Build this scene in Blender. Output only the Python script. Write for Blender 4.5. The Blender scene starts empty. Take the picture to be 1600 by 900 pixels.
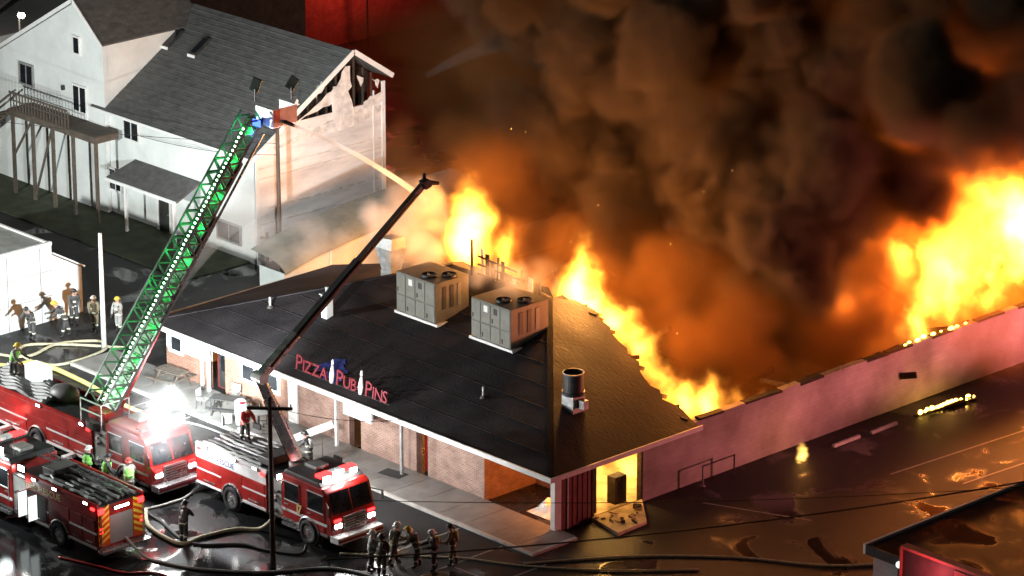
import bpy, math, random
from mathutils import Vector, Matrix, noise

sc = bpy.context.scene
R = math.radians
col = sc.collection
rnd = random.Random(11)

# ------------------------------------------------------------------ camera, sky, sun, exposure
cam = bpy.data.objects.new('camera', bpy.data.cameras.new('camera'))
col.objects.link(cam)
sc.camera = cam
cam.data.sensor_width = 36
cam.data.lens = 135
cam.data.clip_start = 1
cam.data.clip_end = 4000
cam.location = (109.407, -105.553, 63.440)
cam.rotation_euler = (R(90 - 19), 0, R(46.75))

world = bpy.data.worlds.new('World')
sc.world = world
world.use_nodes = True
wn = world.node_tree
sky_tex = wn.nodes.new('ShaderNodeTexSky')
sky_tex.sky_type = 'NISHITA'
sky_tex.sun_disc = False
sky_tex.sun_elevation = R(-3)
sky_tex.sun_rotation = R(160)
wn.links.new(sky_tex.outputs[0], wn.nodes['Background'].inputs[0])
wn.nodes['Background'].inputs[1].default_value = 0.15

sun = bpy.data.objects.new('moonlight', bpy.data.lights.new('moonlight', 'SUN'))
col.objects.link(sun)
sun.data.energy = 0.14
sun.data.angle = R(20)
sun.data.color = (1.0, 0.93, 0.85)
sun.rotation_euler = (R(35), 0, R(-20))

vs = sc.view_settings
vs.view_transform = 'Standard'
vs.look = 'None'
vs.exposure = 0.0
vs.gamma = 1.0
vs.use_curve_mapping = False
cy = sc.cycles
cy.use_denoising = True
cy.max_bounces = 5
cy.diffuse_bounces = 2
cy.glossy_bounces = 3
cy.transparent_max_bounces = 12
cy.volume_bounces = 1
cy.volume_step_rate = 4
cy.volume_max_steps = 200
cy.sample_clamp_indirect = 6
cy.caustics_reflective = False
cy.caustics_refractive = False

# ------------------------------------------------------------------ materials
MAT = {}

def nodes_of(name):
    m = bpy.data.materials.new(name)
    m.use_nodes = True
    return m, m.node_tree.nodes, m.node_tree.links

def M(name, c, rough=.6, metal=0., var=.18, scale=2.5, bump=0., bscale=18., spec=.5, rvar=.12, coat=0., stretch=(1, 1, 1)):
    m, N, K = nodes_of(name)
    b = N['Principled BSDF']
    tc = N.new('ShaderNodeTexCoord')
    mp = N.new('ShaderNodeMapping')
    mp.inputs['Scale'].default_value = stretch
    K.new(tc.outputs['Object'], mp.inputs[0])
    nz = N.new('ShaderNodeTexNoise')
    nz.inputs['Scale'].default_value = scale
    nz.inputs['Detail'].default_value = 6
    nz.inputs['Roughness'].default_value = .62
    K.new(mp.outputs[0], nz.inputs['Vector'])
    rp = N.new('ShaderNodeValToRGB')
    rp.color_ramp.elements[0].position = .28
    rp.color_ramp.elements[1].position = .72
    rp.color_ramp.elements[0].color = (*[max(0, x * (1 - var * 1.4)) for x in c], 1)
    rp.color_ramp.elements[1].color = (*[min(1, x * (1 + var)) for x in c], 1)
    K.new(nz.outputs['Fac'], rp.inputs[0])
    K.new(rp.outputs[0], b.inputs['Base Color'])
    mr = N.new('ShaderNodeMapRange')
    mr.inputs[3].default_value = max(.03, rough - rvar)
    mr.inputs[4].default_value = min(1, rough + rvar)
    K.new(nz.outputs['Fac'], mr.inputs[0])
    K.new(mr.outputs[0], b.inputs['Roughness'])
    b.inputs['Metallic'].default_value = metal
    b.inputs['Specular IOR Level'].default_value = spec
    b.inputs['Coat Weight'].default_value = coat
    if bump:
        n2 = N.new('ShaderNodeTexNoise')
        n2.inputs['Scale'].default_value = bscale
        n2.inputs['Detail'].default_value = 5
        K.new(mp.outputs[0], n2.inputs['Vector'])
        bp = N.new('ShaderNodeBump')
        bp.inputs['Strength'].default_value = bump
        bp.inputs['Distance'].default_value = .05
        K.new(n2.outputs['Fac'], bp.inputs['Height'])
        K.new(bp.outputs[0], b.inputs['Normal'])
    MAT[name] = m
    return m

def EM(name, c, strength):
    m, N, K = nodes_of(name)
    N.clear()
    o = N.new('ShaderNodeOutputMaterial')
    e = N.new('ShaderNodeEmission')
    e.inputs[0].default_value = (*c, 1)
    e.inputs[1].default_value = strength
    K.new(e.outputs[0], o.inputs[0])
    MAT[name] = m
    return m

def brick_mat(name, c1, c2, mortar, bw=.24, bh=.085, dirt=(.5, .47, .45), dscale=1.6):
    m, N, K = nodes_of(name)
    b = N['Principled BSDF']
    tc = N.new('ShaderNodeTexCoord')
    sp = N.new('ShaderNodeSeparateXYZ')
    K.new(tc.outputs['Object'], sp.inputs[0])
    ad = N.new('ShaderNodeMath')
    K.new(sp.outputs[0], ad.inputs[0])
    K.new(sp.outputs[1], ad.inputs[1])
    cb = N.new('ShaderNodeCombineXYZ')
    K.new(ad.outputs[0], cb.inputs[0])
    K.new(sp.outputs[2], cb.inputs[1])
    br = N.new('ShaderNodeTexBrick')
    br.inputs['Color1'].default_value = (*c1, 1)
    br.inputs['Color2'].default_value = (*c2, 1)
    br.inputs['Mortar'].default_value = (*mortar, 1)
    br.inputs['Scale'].default_value = 1
    br.inputs['Brick Width'].default_value = bw
    br.inputs['Row Height'].default_value = bh
    br.inputs['Mortar Size'].default_value = .008
    K.new(cb.outputs[0], br.inputs['Vector'])
    nz = N.new('ShaderNodeTexNoise')
    nz.inputs['Scale'].default_value = dscale
    nz.inputs['Detail'].default_value = 6
    K.new(tc.outputs['Object'], nz.inputs['Vector'])
    mx = N.new('ShaderNodeMix')
    mx.data_type = 'RGBA'
    mx.blend_type = 'MULTIPLY'
    mx.inputs[0].default_value = .75
    K.new(br.outputs['Color'], mx.inputs[6])
    rp = N.new('ShaderNodeValToRGB')
    rp.color_ramp.elements[0].position = .3
    rp.color_ramp.elements[0].color = (*dirt, 1)
    rp.color_ramp.elements[1].position = .7
    K.new(nz.outputs['Fac'], rp.inputs[0])
    K.new(rp.outputs[0], mx.inputs[7])
    K.new(mx.outputs[2], b.inputs['Base Color'])
    b.inputs['Roughness'].default_value = .75
    bp = N.new('ShaderNodeBump')
    bp.inputs['Strength'].default_value = .5
    bp.inputs['Distance'].default_value = .02
    K.new(br.outputs['Fac'], bp.inputs['Height'])
    bp.invert = True
    K.new(bp.outputs[0], b.inputs['Normal'])
    MAT[name] = m
    return m

def wet_mat(name, c_dry, c_wet, scale, lo, hi, r_wet, r_dry, bump, fine=40., spec_dry=.4, pool=0.):
    """asphalt or roofing with water standing in its low places"""
    m, N, K = nodes_of(name)
    b = N['Principled BSDF']
    tc = N.new('ShaderNodeTexCoord')
    nz = N.new('ShaderNodeTexNoise')
    nz.inputs['Scale'].default_value = scale
    nz.inputs['Detail'].default_value = 5
    nz.inputs['Distortion'].default_value = .6
    K.new(tc.outputs['Object'], nz.inputs['Vector'])
    wet = N.new('ShaderNodeMapRange')
    wet.interpolation_type = 'SMOOTHSTEP'
    wet.inputs[1].default_value = lo
    wet.inputs[2].default_value = hi
    if pool:
        sx = N.new('ShaderNodeSeparateXYZ')
        K.new(tc.outputs['Object'], sx.inputs[0])
        yy = N.new('ShaderNodeMapRange')
        yy.interpolation_type = 'SMOOTHSTEP'
        yy.inputs[1].default_value = -3
        yy.inputs[2].default_value = -9
        yy.inputs[3].default_value = 0
        yy.inputs[4].default_value = pool
        K.new(sx.outputs[1], yy.inputs[0])
        pa = N.new('ShaderNodeMath')
        K.new(nz.outputs['Fac'], pa.inputs[0])
        K.new(yy.outputs[0], pa.inputs[1])
        K.new(pa.outputs[0], wet.inputs[0])
    else:
        K.new(nz.outputs['Fac'], wet.inputs[0])
    n2 = N.new('ShaderNodeTexNoise')
    n2.inputs['Scale'].default_value = scale * 6
    n2.inputs['Detail'].default_value = 8
    K.new(tc.outputs['Object'], n2.inputs['Vector'])
    mx = N.new('ShaderNodeMix')
    mx.data_type = 'RGBA'
    mx.inputs[6].default_value = (*c_dry, 1)
    mx.inputs[7].default_value = (*c_wet, 1)
    K.new(wet.outputs[0], mx.inputs[0])
    m2 = N.new('ShaderNodeMix')
    m2.data_type = 'RGBA'
    m2.blend_type = 'MULTIPLY'
    m2.inputs[0].default_value = .55
    K.new(mx.outputs[2], m2.inputs[6])
    K.new(n2.outputs['Fac'], m2.inputs[7])
    K.new(m2.outputs[2], b.inputs['Base Color'])
    rr = N.new('ShaderNodeMapRange')
    rr.inputs[3].default_value = r_dry
    rr.inputs[4].default_value = r_wet
    K.new(wet.outputs[0], rr.inputs[0])
    K.new(rr.outputs[0], b.inputs['Roughness'])
    sr = N.new('ShaderNodeMapRange')
    sr.inputs[3].default_value = spec_dry
    sr.inputs[4].default_value = .5
    K.new(wet.outputs[0], sr.inputs[0])
    K.new(sr.outputs[0], b.inputs['Specular IOR Level'])
    n3 = N.new('ShaderNodeTexNoise')
    n3.inputs['Scale'].default_value = fine
    n3.inputs['Detail'].default_value = 4
    K.new(tc.outputs['Object'], n3.inputs['Vector'])
    inv = N.new('ShaderNodeMath')
    inv.operation = 'SUBTRACT'
    inv.inputs[0].default_value = 1
    K.new(wet.outputs[0], inv.inputs[1])
    ms = N.new('ShaderNodeMath')
    ms.operation = 'MULTIPLY_ADD'
    ms.inputs[1].default_value = bump
    ms.inputs[2].default_value = bump * .12
    K.new(inv.outputs[0], ms.inputs[0])
    bp = N.new('ShaderNodeBump')
    bp.inputs['Distance'].default_value = .03
    K.new(ms.outputs[0], bp.inputs['Strength'])
    K.new(n3.outputs['Fac'], bp.inputs['Height'])
    K.new(bp.outputs[0], b.inputs['Normal'])
    MAT[name] = m
    return m

wet_mat('asphalt', (.03, .029, .029), (.014, .014, .015), .34, .53, .64, .07, .55, .8, 14, .25, .14)
wet_mat('wet_roofing', (.035, .033, .033), (.02, .02, .02), .42, .46, .6, .12, .6, .5, 30)
M('concrete', (.19, .18, .165), .45, var=.25, scale=1.2, bump=.2)
M('kerb', (.42, .4, .36), .6, var=.2)
M('paint_line', (.26, .25, .23), .5, var=.4, scale=6)
M('grass', (.05, .06, .03), .9, var=.4, scale=1)
M('white_siding', (.72, .73, .7), .55, var=.1, scale=.7)
M('gable_siding', (.74, .7, .66), .6, var=.2, scale=.8, stretch=(1, .4, 2))
M('annex_wall', (.5, .54, .52), .6, var=.15, scale=.8)
M('annex_roof', (.16, .18, .165), .7, var=.2)
M('white_trim', (.78, .77, .74), .5, var=.08)
M('shingle', (.1, .097, .092), .9, var=.3, scale=1.8, bump=.6, bscale=9, stretch=(1, 1, 3))
M('roof_membrane', (.03, .025, .026), .85, var=.45, scale=.45, bump=.5, bscale=10, rvar=.1, spec=.1)
M('roof_wet', (.038, .031, .028), .7, var=.6, scale=.7, bump=.5, bscale=9, rvar=.22, spec=.22, stretch=(.4, 1.1, 1))
M('charred', (.025, .017, .012), .9, var=.7, scale=3, bump=.8, bscale=6)
M('charred_wood', (.05, .03, .02), .85, var=.6, scale=5, bump=.5)
M('torn_sheet', (.72, .66, .6), .7, var=.3, scale=2, bump=.4, bscale=5)
brick_mat('brick_red', (.36, .17, .1), (.27, .115, .07), (.33, .3, .27))
brick_mat('brick_grey', (.38, .22, .16), (.29, .14, .1), (.4, .37, .33))
brick_mat('block_paint', (.5, .44, .42), (.46, .4, .385), (.4, .35, .33), .4, .2, (.3, .25, .23), .45)
M('dark_red_panel', (.16, .03, .03), .6, var=.25)
M('glass_dark', (.015, .017, .02), .08, var=.3)
M('metal_grey', (.36, .36, .34), .45, .3, var=.22, scale=2, bump=.1)
M('metal_dark', (.06, .058, .055), .5, .4, var=.3)
M('ladder_metal', (.07, .075, .07), .5, .3, var=.2)
M('green_lit_metal', (.04, .09, .05), .45, .4)  # green LED light put into the metal's colour
M('metal_bright', (.6, .6, .6), .28, .85, var=.12)
M('galvanised', (.42, .42, .41), .5, .5, var=.3, scale=3)
M('hvac', (.155, .15, .125), .55, .1, var=.22, scale=1.6, bump=.1)
M('hvac_panel', (.2, .195, .165), .5, .1, var=.15, scale=2.4)
M('pole_wood', (.085, .06, .045), .85, var=.4, scale=6, bump=.4, stretch=(1, 1, .2))
M('pole_pale', (.62, .6, .55), .6, var=.15)
M('red_letter', (.2, .014, .026), .45, var=.15)
M('white_gloss', (.8, .8, .78), .35, var=.06)
M('blue_mottled', (.04, .06, .3), .6, var=.7, scale=4)
M('fire_red', (.36, .014, .011), .36, var=.3, scale=2.2, coat=.15, rvar=.2, bump=.04, bscale=4)
M('fire_red_dark', (.25, .014, .011), .4, var=.35, scale=2.2, rvar=.2, bump=.04, bscale=4)
M('engine_white', (.74, .73, .72), .35, var=.08)
M('engine_black', (.02, .02, .022), .4, var=.3)
M('roof_dark', (.085, .075, .075), .5, var=.2)
M('chassis', (.02, .02, .02), .7, var=.4)
M('tyre', (.018, .018, .018), .85, var=.3)
M('shutter', (.5, .5, .5), .35, .6, var=.12, scale=6, stretch=(1, 1, 6))
M('gold', (.8, .62, .25), .5, .0, var=.1)
M('yellow_stripe', (.85, .6, .06), .45, var=.1)
M('orange_red', (.6, .07, .01), .45, var=.15)
M('hose_tan', (.44, .39, .26), .8, var=.25, scale=6)
M('hose_yellow', (.6, .52, .16), .75, var=.2, scale=6)
M('hose_black', (.04, .038, .035), .7, var=.3)
M('hose_grey', (.3, .29, .27), .8, var=.25)
M('plastic_red', (.5, .03, .02), .4, var=.2)
M('matt_black', (.03, .03, .03), .8)
M('cable', (.012, .012, .012), .7)
M('bark', (.05, .035, .025), .9, bump=.5)
M('leaf', (.014, .018, .008), .7, var=.4, scale=2)
M('pink_lit_trim', (.6, .2, .18), .5, var=.2)  # red light falling on the fascia is put into this colour
M('wood_table', (.11, .085, .065), .7, var=.3, scale=4)
M('skin', (.42, .26, .19), .6, var=.1)
M('tan_coat', (.18, .145, .09), .85, var=.3, scale=7)
M('black_coat', (.06, .058, .056), .85, var=.4, scale=7)
M('grey_coat', (.28, .27, .25), .85, var=.3, scale=7)
M('boot', (.02, .02, .02), .6)
M('glove', (.09, .07, .05), .8)
M('helmet_black', (.02, .02, .02), .35)
M('helmet_white', (.75, .74, .7), .35)
M('helmet_yellow', (.6, .45, .05), .4)
M('helmet_red', (.45, .03, .02), .4)
M('vest', (.25, .75, .12), .6, var=.1)
M('reflective', (.75, .75, .6), .3, var=.1)
M('rubble', (.3, .2, .12), .9, var=.6, scale=5, bump=.6)
M('plaster', (.62, .5, .33), .8, var=.4, scale=1.2, bump=.3)
EM('lamp_white', (1, .98, .92), 60)
EM('lamp_head', (1, .98, .94), 35)
EM('lamp_red', (1, .02, .02), 9)
EM('lamp_amber', (1, .4, .05), 6)
EM('lamp_green', (.5, 1, .55), 8)
EM('lamp_blue', (.05, .12, 1), 5)
EM('soft_white_glow', (.9, 1, .97), 1.4)  # weak glow, also on door linings and a box that are no lamps
EM('ember', (1, .55, .08), 14)

# ------------------------------------------------------------------ mesh helpers
class MB:
    def __init__(s):
        s.v = []
        s.f = []
        s.mi = []
        s.m = 0

    def add(s, vs_, fs):
        k = len(s.v)
        s.v += [tuple(p) for p in vs_]
        for f in fs:
            s.f.append([i + k for i in f])
            s.mi.append(s.m)
        return s

    def boxb(s, a, b):
        (x0, y0, z0), (x1, y1, z1) = a, b
        x0, x1 = min(x0, x1), max(x0, x1)
        y0, y1 = min(y0, y1), max(y0, y1)
        z0, z1 = min(z0, z1), max(z0, z1)
        return s.add([(x0, y0, z0), (x1, y0, z0), (x1, y1, z0), (x0, y1, z0), (x0, y0, z1), (x1, y0, z1), (x1, y1, z1), (x0, y1, z1)],
                     [(3, 2, 1, 0), (4, 5, 6, 7), (0, 1, 5, 4), (1, 2, 6, 5), (2, 3, 7, 6), (3, 0, 4, 7)])

    def box(s, c, d, rz=0., rx=0., ry=0.):
        m = Matrix.Rotation(rz, 3, 'Z') @ Matrix.Rotation(ry, 3, 'Y') @ Matrix.Rotation(rx, 3, 'X')
        c = Vector(c)
        pts = [c + m @ Vector((i * d[0] / 2, j * d[1] / 2, k * d[2] / 2)) for k in (-1, 1) for (i, j) in ((-1, -1), (1, -1), (1, 1), (-1, 1))]
        return s.add(pts, [(3, 2, 1, 0), (4, 5, 6, 7), (0, 1, 5, 4), (1, 2, 6, 5), (2, 3, 7, 6), (3, 0, 4, 7)])

    def frame_of(s, p0, p1):
        d = (Vector(p1) - Vector(p0)).normalized()
        up = Vector((0, 0, 1)) if abs(d.z) < .95 else Vector((1, 0, 0))
        a = d.cross(up).normalized()
        return d, a, a.cross(d).normalized()

    def beam(s, p0, p1, w, h=None, w1=None, h1=None):
        h = h or w
        w1 = w1 or w
        h1 = h1 or h
        p0, p1 = Vector(p0), Vector(p1)
        d, a, b = s.frame_of(p0, p1)
        pts = [p0 + a * i * w / 2 + b * j * h / 2 for (i, j) in ((-1, -1), (1, -1), (1, 1), (-1, 1))] + \
              [p1 + a * i * w1 / 2 + b * j * h1 / 2 for (i, j) in ((-1, -1), (1, -1), (1, 1), (-1, 1))]
        return s.add(pts, [(3, 2, 1, 0), (4, 5, 6, 7), (0, 1, 5, 4), (1, 2, 6, 5), (2, 3, 7, 6), (3, 0, 4, 7)])

    def cyl(s, p0, p1, r0, r1=None, n=12, caps=True):
        r1 = r0 if r1 is None else r1
        p0, p1 = Vector(p0), Vector(p1)
        d, a, b = s.frame_of(p0, p1)
        pts = []
        for p, r in ((p0, r0), (p1, r1)):
            pts += [p + a * math.cos(t * 2 * math.pi / n) * r + b * math.sin(t * 2 * math.pi / n) * r for t in range(n)]
        fs = [(i, (i + 1) % n, n + (i + 1) % n, n + i) for i in range(n)]
        if caps:
            fs += [tuple(range(n))[::-1], tuple(range(n, 2 * n))]
        return s.add(pts, fs)

    def tube(s, path, r, n=6):
        path = [Vector(p) for p in path]
        rr = r if callable(r) else (lambda t: r)
        k = len(path)
        pts = []
        fs = []
        for i, p in enumerate(path):
            d = (path[min(i + 1, k - 1)] - path[max(i - 1, 0)]).normalized()
            up = Vector((0, 0, 1)) if abs(d.z) < .95 else Vector((1, 0, 0))
            a = d.cross(up).normalized()
            b = a.cross(d)
            q = rr(i / max(1, k - 1))
            pts += [p + a * math.cos(t * 2 * math.pi / n) * q + b * math.sin(t * 2 * math.pi / n) * q for t in range(n)]
            if i:
                fs += [((i - 1) * n + j, i * n + j, i * n + (j + 1) % n, (i - 1) * n + (j + 1) % n) for j in range(n)]
        fs += [tuple(range(n)), tuple(range((k - 1) * n, k * n))[::-1]]
        return s.add(pts, fs)

    def prism(s, poly, a, b, axis='y'):
        """extrude a polygon given in the two other axes"""
        def P(p, t):
            return {'y': (p[0], t, p[1]), 'x': (t, p[0], p[1]), 'z': (p[0], p[1], t)}[axis]
        n = len(poly)
        pts = [P(p, a) for p in poly] + [P(p, b) for p in poly]
        return s.add(pts, [(i, (i + 1) % n, n + (i + 1) % n, n + i) for i in range(n)] + [tuple(range(n))[::-1], tuple(range(n, 2 * n))])

    def sphere(s, c, r, sc_=(1, 1, 1), nu=12, nv=7):
        c = Vector(c)
        pts = [c + Vector((0, 0, -r * sc_[2]))]
        for j in range(1, nv):
            ph = math.pi * (j / nv - .5)
            pts += [c + Vector((math.cos(ph) * math.cos(2 * math.pi * i / nu) * r * sc_[0], math.cos(ph) * math.sin(2 * math.pi * i / nu) * r * sc_[1], math.sin(ph) * r * sc_[2])) for i in range(nu)]
        pts.append(c + Vector((0, 0, r * sc_[2])))
        fs = [(0, 1 + (i + 1) % nu, 1 + i) for i in range(nu)]
        for j in range(nv - 2):
            o = 1 + j * nu
            fs += [(o + i, o + (i + 1) % nu, o + nu + (i + 1) % nu, o + nu + i) for i in range(nu)]
        o = 1 + (nv - 2) * nu
        fs += [(o + i, o + (i + 1) % nu, len(pts) - 1) for i in range(nu)]
        return s.add(pts, fs)

    def torus(s, c, axis, R_, r, n=24, k=6):
        d = Vector(axis).normalized()
        up = Vector((0, 0, 1)) if abs(d.z) < .95 else Vector((1, 0, 0))
        a = d.cross(up).normalized()
        b = a.cross(d)
        c = Vector(c)
        pts = []
        fs = []
        for i in range(n):
            u = a * math.cos(2 * math.pi * i / n) + b * math.sin(2 * math.pi * i / n)
            for j in range(k):
                t = 2 * math.pi * j / k
                pts.append(c + u * (R_ + r * math.cos(t)) + d * r * math.sin(t))
                fs.append((i * k + j, ((i + 1) % n) * k + j, ((i + 1) % n) * k + (j + 1) % k, i * k + (j + 1) % k))
        return s.add(pts, fs)

    def obj(s, name, mat, parent=None, smooth=False, off=None, bevel=0.):
        me = bpy.data.meshes.new(name)
        v = s.v if off is None else [(p[0] - off[0], p[1] - off[1], p[2] - off[2]) for p in s.v]
        me.from_pydata(v, [], s.f)
        mats = mat if isinstance(mat, (list, tuple)) else [mat]
        for q in mats:
            me.materials.append(MAT[q])
        if len(mats) > 1:
            me.polygons.foreach_set('material_index', s.mi)
        if smooth:
            me.polygons.foreach_set('use_smooth', [True] * len(me.polygons))
        me.update()
        o = bpy.data.objects.new(name, me)
        col.objects.link(o)
        if parent:
            o.parent = parent
        if bevel:
            bv = o.modifiers.new('bevel', 'BEVEL')
            bv.width = bevel
            bv.segments = 2
            bv.limit_method = 'ANGLE'
        return o

def tag(o, label=None, cat=None, group=None, kind=None):
    if label:
        o['label'] = label
    if cat:
        o['category'] = cat
    if group:
        o['group'] = group
    if kind:
        o['kind'] = kind
    return o

def thing(name, label, cat, loc=(0, 0, 0), rz=0., group=None):
    o = bpy.data.objects.new(name, None)
    o.empty_display_size = .3
    col.objects.link(o)
    o.location = loc
    o.rotation_euler = (0, 0, rz)
    return tag(o, label, cat, group)

def struct(o):
    o['kind'] = 'structure'
    return o

def linked(src, name, parent, loc=(0, 0, 0), rot=(0, 0, 0), scale=(1, 1, 1)):
    o = bpy.data.objects.new(name, src.data)
    col.objects.link(o)
    o.parent = parent
    o.location = loc
    o.rotation_euler = rot
    o.scale = scale
    return o

def lamp(name, loc, energy, color=(1, 1, 1), size=.2, parent=None, kind='POINT', rot=None, spot=None):
    l = bpy.data.lights.new(name, kind)
    l.energy = energy
    l.color = color
    l.shadow_soft_size = size
    if spot:
        l.spot_size = spot
        l.spot_blend = .6
    o = bpy.data.objects.new(name, l)
    col.objects.link(o)
    o.location = loc
    if rot is not None:
        o.rotation_euler = rot
    if parent:
        o.parent = parent
    return o

def aim(o, target):
    d = Vector(target) - o.location
    o.rotation_euler = d.to_track_quat('-Z', 'Y').to_euler()

def text_mesh(s, size, depth, bold=.0):
    cu = bpy.data.curves.new('letter', 'FONT')
    cu.body = s
    cu.size = size
    cu.extrude = depth
    cu.offset = bold
    cu.resolution_u = 3
    ob = bpy.data.objects.new('letter', cu)
    col.objects.link(ob)
    dg = bpy.context.evaluated_depsgraph_get()
    me = bpy.data.meshes.new_from_object(ob.evaluated_get(dg))
    w = ob.dimensions.x
    bpy.data.objects.remove(ob)
    return me, w

def put_text(s, name, mat, parent, origin, xdir, up, size, depth=.01, bold=.0, per_letter=True, kern=1.0):
    """letters along xdir, standing along up, one object per letter"""
    xd = Vector(xdir).normalized()
    u = Vector(up).normalized()
    n = xd.cross(u)
    rot = Matrix((xd, u, n)).transposed().to_4x4()
    x = 0.
    sizes = size if isinstance(size, list) else [size] * len(s)
    for ch, sz in zip(s, sizes):
        if ch == ' ':
            x += sz * .4
            continue
        me, w = text_mesh(ch, sz, depth, bold)
        me.materials.clear()
        me.materials.append(MAT[mat])
        o = bpy.data.objects.new(name, me)
        col.objects.link(o)
        o.matrix_world = Matrix.Translation(Vector(origin) + xd * x) @ rot
        o.parent = parent
        x += (w + sz * .09) * kern
    return x

def jag(a, b, n, amp, seed, axes=(0, 1, 2)):
    r = random.Random(seed)
    a, b = Vector(a), Vector(b)
    out = []
    for i in range(n + 1):
        p = a.lerp(b, i / n)
        if 0 < i < n:
            for k in axes:
                p[k] += r.uniform(-amp, amp)
        out.append(p)
    return out

# ------------------------------------------------------------------ setting: ground, pavement
mb = MB()
nx = 24
xs = [-700 + 1200 * i / nx for i in range(nx + 1)]
ys = [-400 + 1300 * i / nx for i in range(nx + 1)]
mb.add([(x, y, 0) for y in ys for x in xs], [(j * (nx + 1) + i, j * (nx + 1) + i + 1, (j + 1) * (nx + 1) + i + 1, (j + 1) * (nx + 1) + i) for j in range(nx) for i in range(nx)])
struct(mb.obj('ground', 'asphalt'))['label'] = 'wet black asphalt of the parking lot'

pav = struct(MB().boxb((-31, -2.38, 0), (1.0, .18, .10)).obj('pavement', 'concrete'))
i = 0
x = -31.
while x < .9:
    w = min(1.62, 1.0 - x)
    for (y0, y1) in ((-2.36, -1.1), (-1.09, .17)):
        MB().boxb((x + .01, y0, .1), (x + w - .012, y1, .118 + rnd.uniform(0, .005))).obj('slab', 'concrete', pav)
    x += 1.63
kb = MB().boxb((-31, -2.55, 0), (1.18, -2.38, .13))
kb.boxb((1.0, -2.38, 0), (1.18, .1, .13))
struct(kb.obj('kerb', 'kerb', bevel=.015))
ml = MB()
for x in (-27.5, -24.6, -21.7, -3.3, -.6, 2.1):
    ml.boxb((x, -7.6, .002), (x + .1, -2.7, .006))
for (x, y, l, a) in ((3.5, -5.5, 7.5, 0.05), (4.2, 8, 5, .4), (5.6, 20, 9, 1.5), (8.5, 21, 8, 1.5)):
    ml.box((x, y, .004), (l, .1, .004), rz=a)
struct(ml.obj('parking_line', 'paint_line'))
struct(MB().boxb((-64, 9.3, 0), (-37, 13.6, .06)).obj('path', 'grass'))

# ------------------------------------------------------------------ restaurant (front block with hip roof)
RO = (-13.5, 5, 0)
rest = thing('restaurant_building', 'brick restaurant with dark hip roof and lettered sign, flames along its back edge', 'building', RO)

def rp(mb_, name, mat, parent=None, smooth=False, bevel=0.):
    return mb_.obj(name, mat, parent or rest, smooth, RO, bevel)

FW = .2
# front wall: brick base, white band above, openings between
rp(MB().boxb((-27, FW, 0), (-23.9, FW + .3, 1.35)), 'brick_wall', 'brick_red')
rp(MB().boxb((-27, FW + .01, 1.35), (-23.9, FW + .3, 2.7)), 'white_band', 'white_siding')
rp(MB().boxb((-27, FW + .3, 0), (-26.7, 10.5, 2.7)), 'side_wall', 'white_siding')
rp(MB().boxb((-23.9, FW + .6, 0), (-22.6, FW + .8, 2.7)), 'entry_recess', 'dark_red_panel')
dr = rp(MB().boxb((-23.7, FW + .54, .1), (-22.8, FW + .6, 2.1)), 'door', 'metal_dark')
rp(MB().boxb((-23.55, FW + .52, .9), (-22.95, FW + .54, 1.95)), 'door_window', 'glass_dark', dr)
rp(MB().boxb((-22.6, FW, 0), (-17.95, FW + .3, 2.7)), 'brick_wall', 'brick_red')
rp(MB().boxb((-17.95, FW - .08, 0), (-17.3, FW + .3, 2.7)), 'white_pier', 'white_trim')
rp(MB().boxb((-17.3, FW, 0), (-13.75, FW + .3, 2.7)), 'brick_wall', 'brick_grey')
rp(MB().boxb((-13.75, FW + .9, 0), (-12.95, FW + 1.1, 2.7)), 'entry_recess', 'dark_red_panel')
d2 = rp(MB().boxb((-13.7, FW + .84, .1), (-13.0, FW + .9, 2.05)), 'door', 'fire_red_dark')
rp(MB().boxb((-13.55, FW + .82, .9), (-13.15, FW + .84, 1.9)), 'door_window', 'glass_dark', d2)
rp(MB().boxb((-12.95, FW, 0), (-9.2, FW + .3, 2.7)), 'brick_wall', 'brick_grey')
rp(MB().boxb((-9.2, FW + .5, 0), (-8.45, FW + .7, 2.7)), 'entry_recess', 'dark_red_panel')
d3 = rp(MB().boxb((-9.15, FW + .44, .1), (-8.5, FW + .5, 2.05)), 'door', 'fire_red_dark')
rp(MB().box((-8.6, FW + .41, 1.05), (.05, .06, .16)), 'handle', 'metal_bright', d3)
rp(MB().boxb((-8.45, FW, 0), (-4.77, FW + .3, 2.7)), 'brick_wall', 'brick_grey')
rp(MB().boxb((-5.07, FW + .3, 0), (-4.77, 3.3, 2.7)), 'porch_wall', 'brick_red')
rp(MB().boxb((-5.07, 3.3, 0), (-1.5, 3.45, 2.7)), 'porch_back_wall', 'brick_red')
rp(MB().boxb((-1.6, 2.1, 0), (-1.5, 3.3, 2.7)), 'porch_return_wall', 'brick_red')
rp(MB().boxb((-1.5, 2.1, 0), (-.26, 2.2, 2.7)), 'porch_return_wall', 'brick_red')
pl_ = rp(MB().boxb((-1.05, 1.9, 1.9), (-.85, 2.09, 2.25)), 'added_porch_lamp', 'metal_dark')  # amber lamp added to turn the porch wall orange
rp(MB().cyl((-.95, 1.93, 1.75), (-.95, 1.93, 1.9), .08, .06, 10), 'bulb', 'lamp_amber', pl_)
lamp('added_porch_glow', (-.95 - RO[0], 1.75 - RO[1], 1.75), 600, (1, .3, .05), .1, rest)
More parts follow.
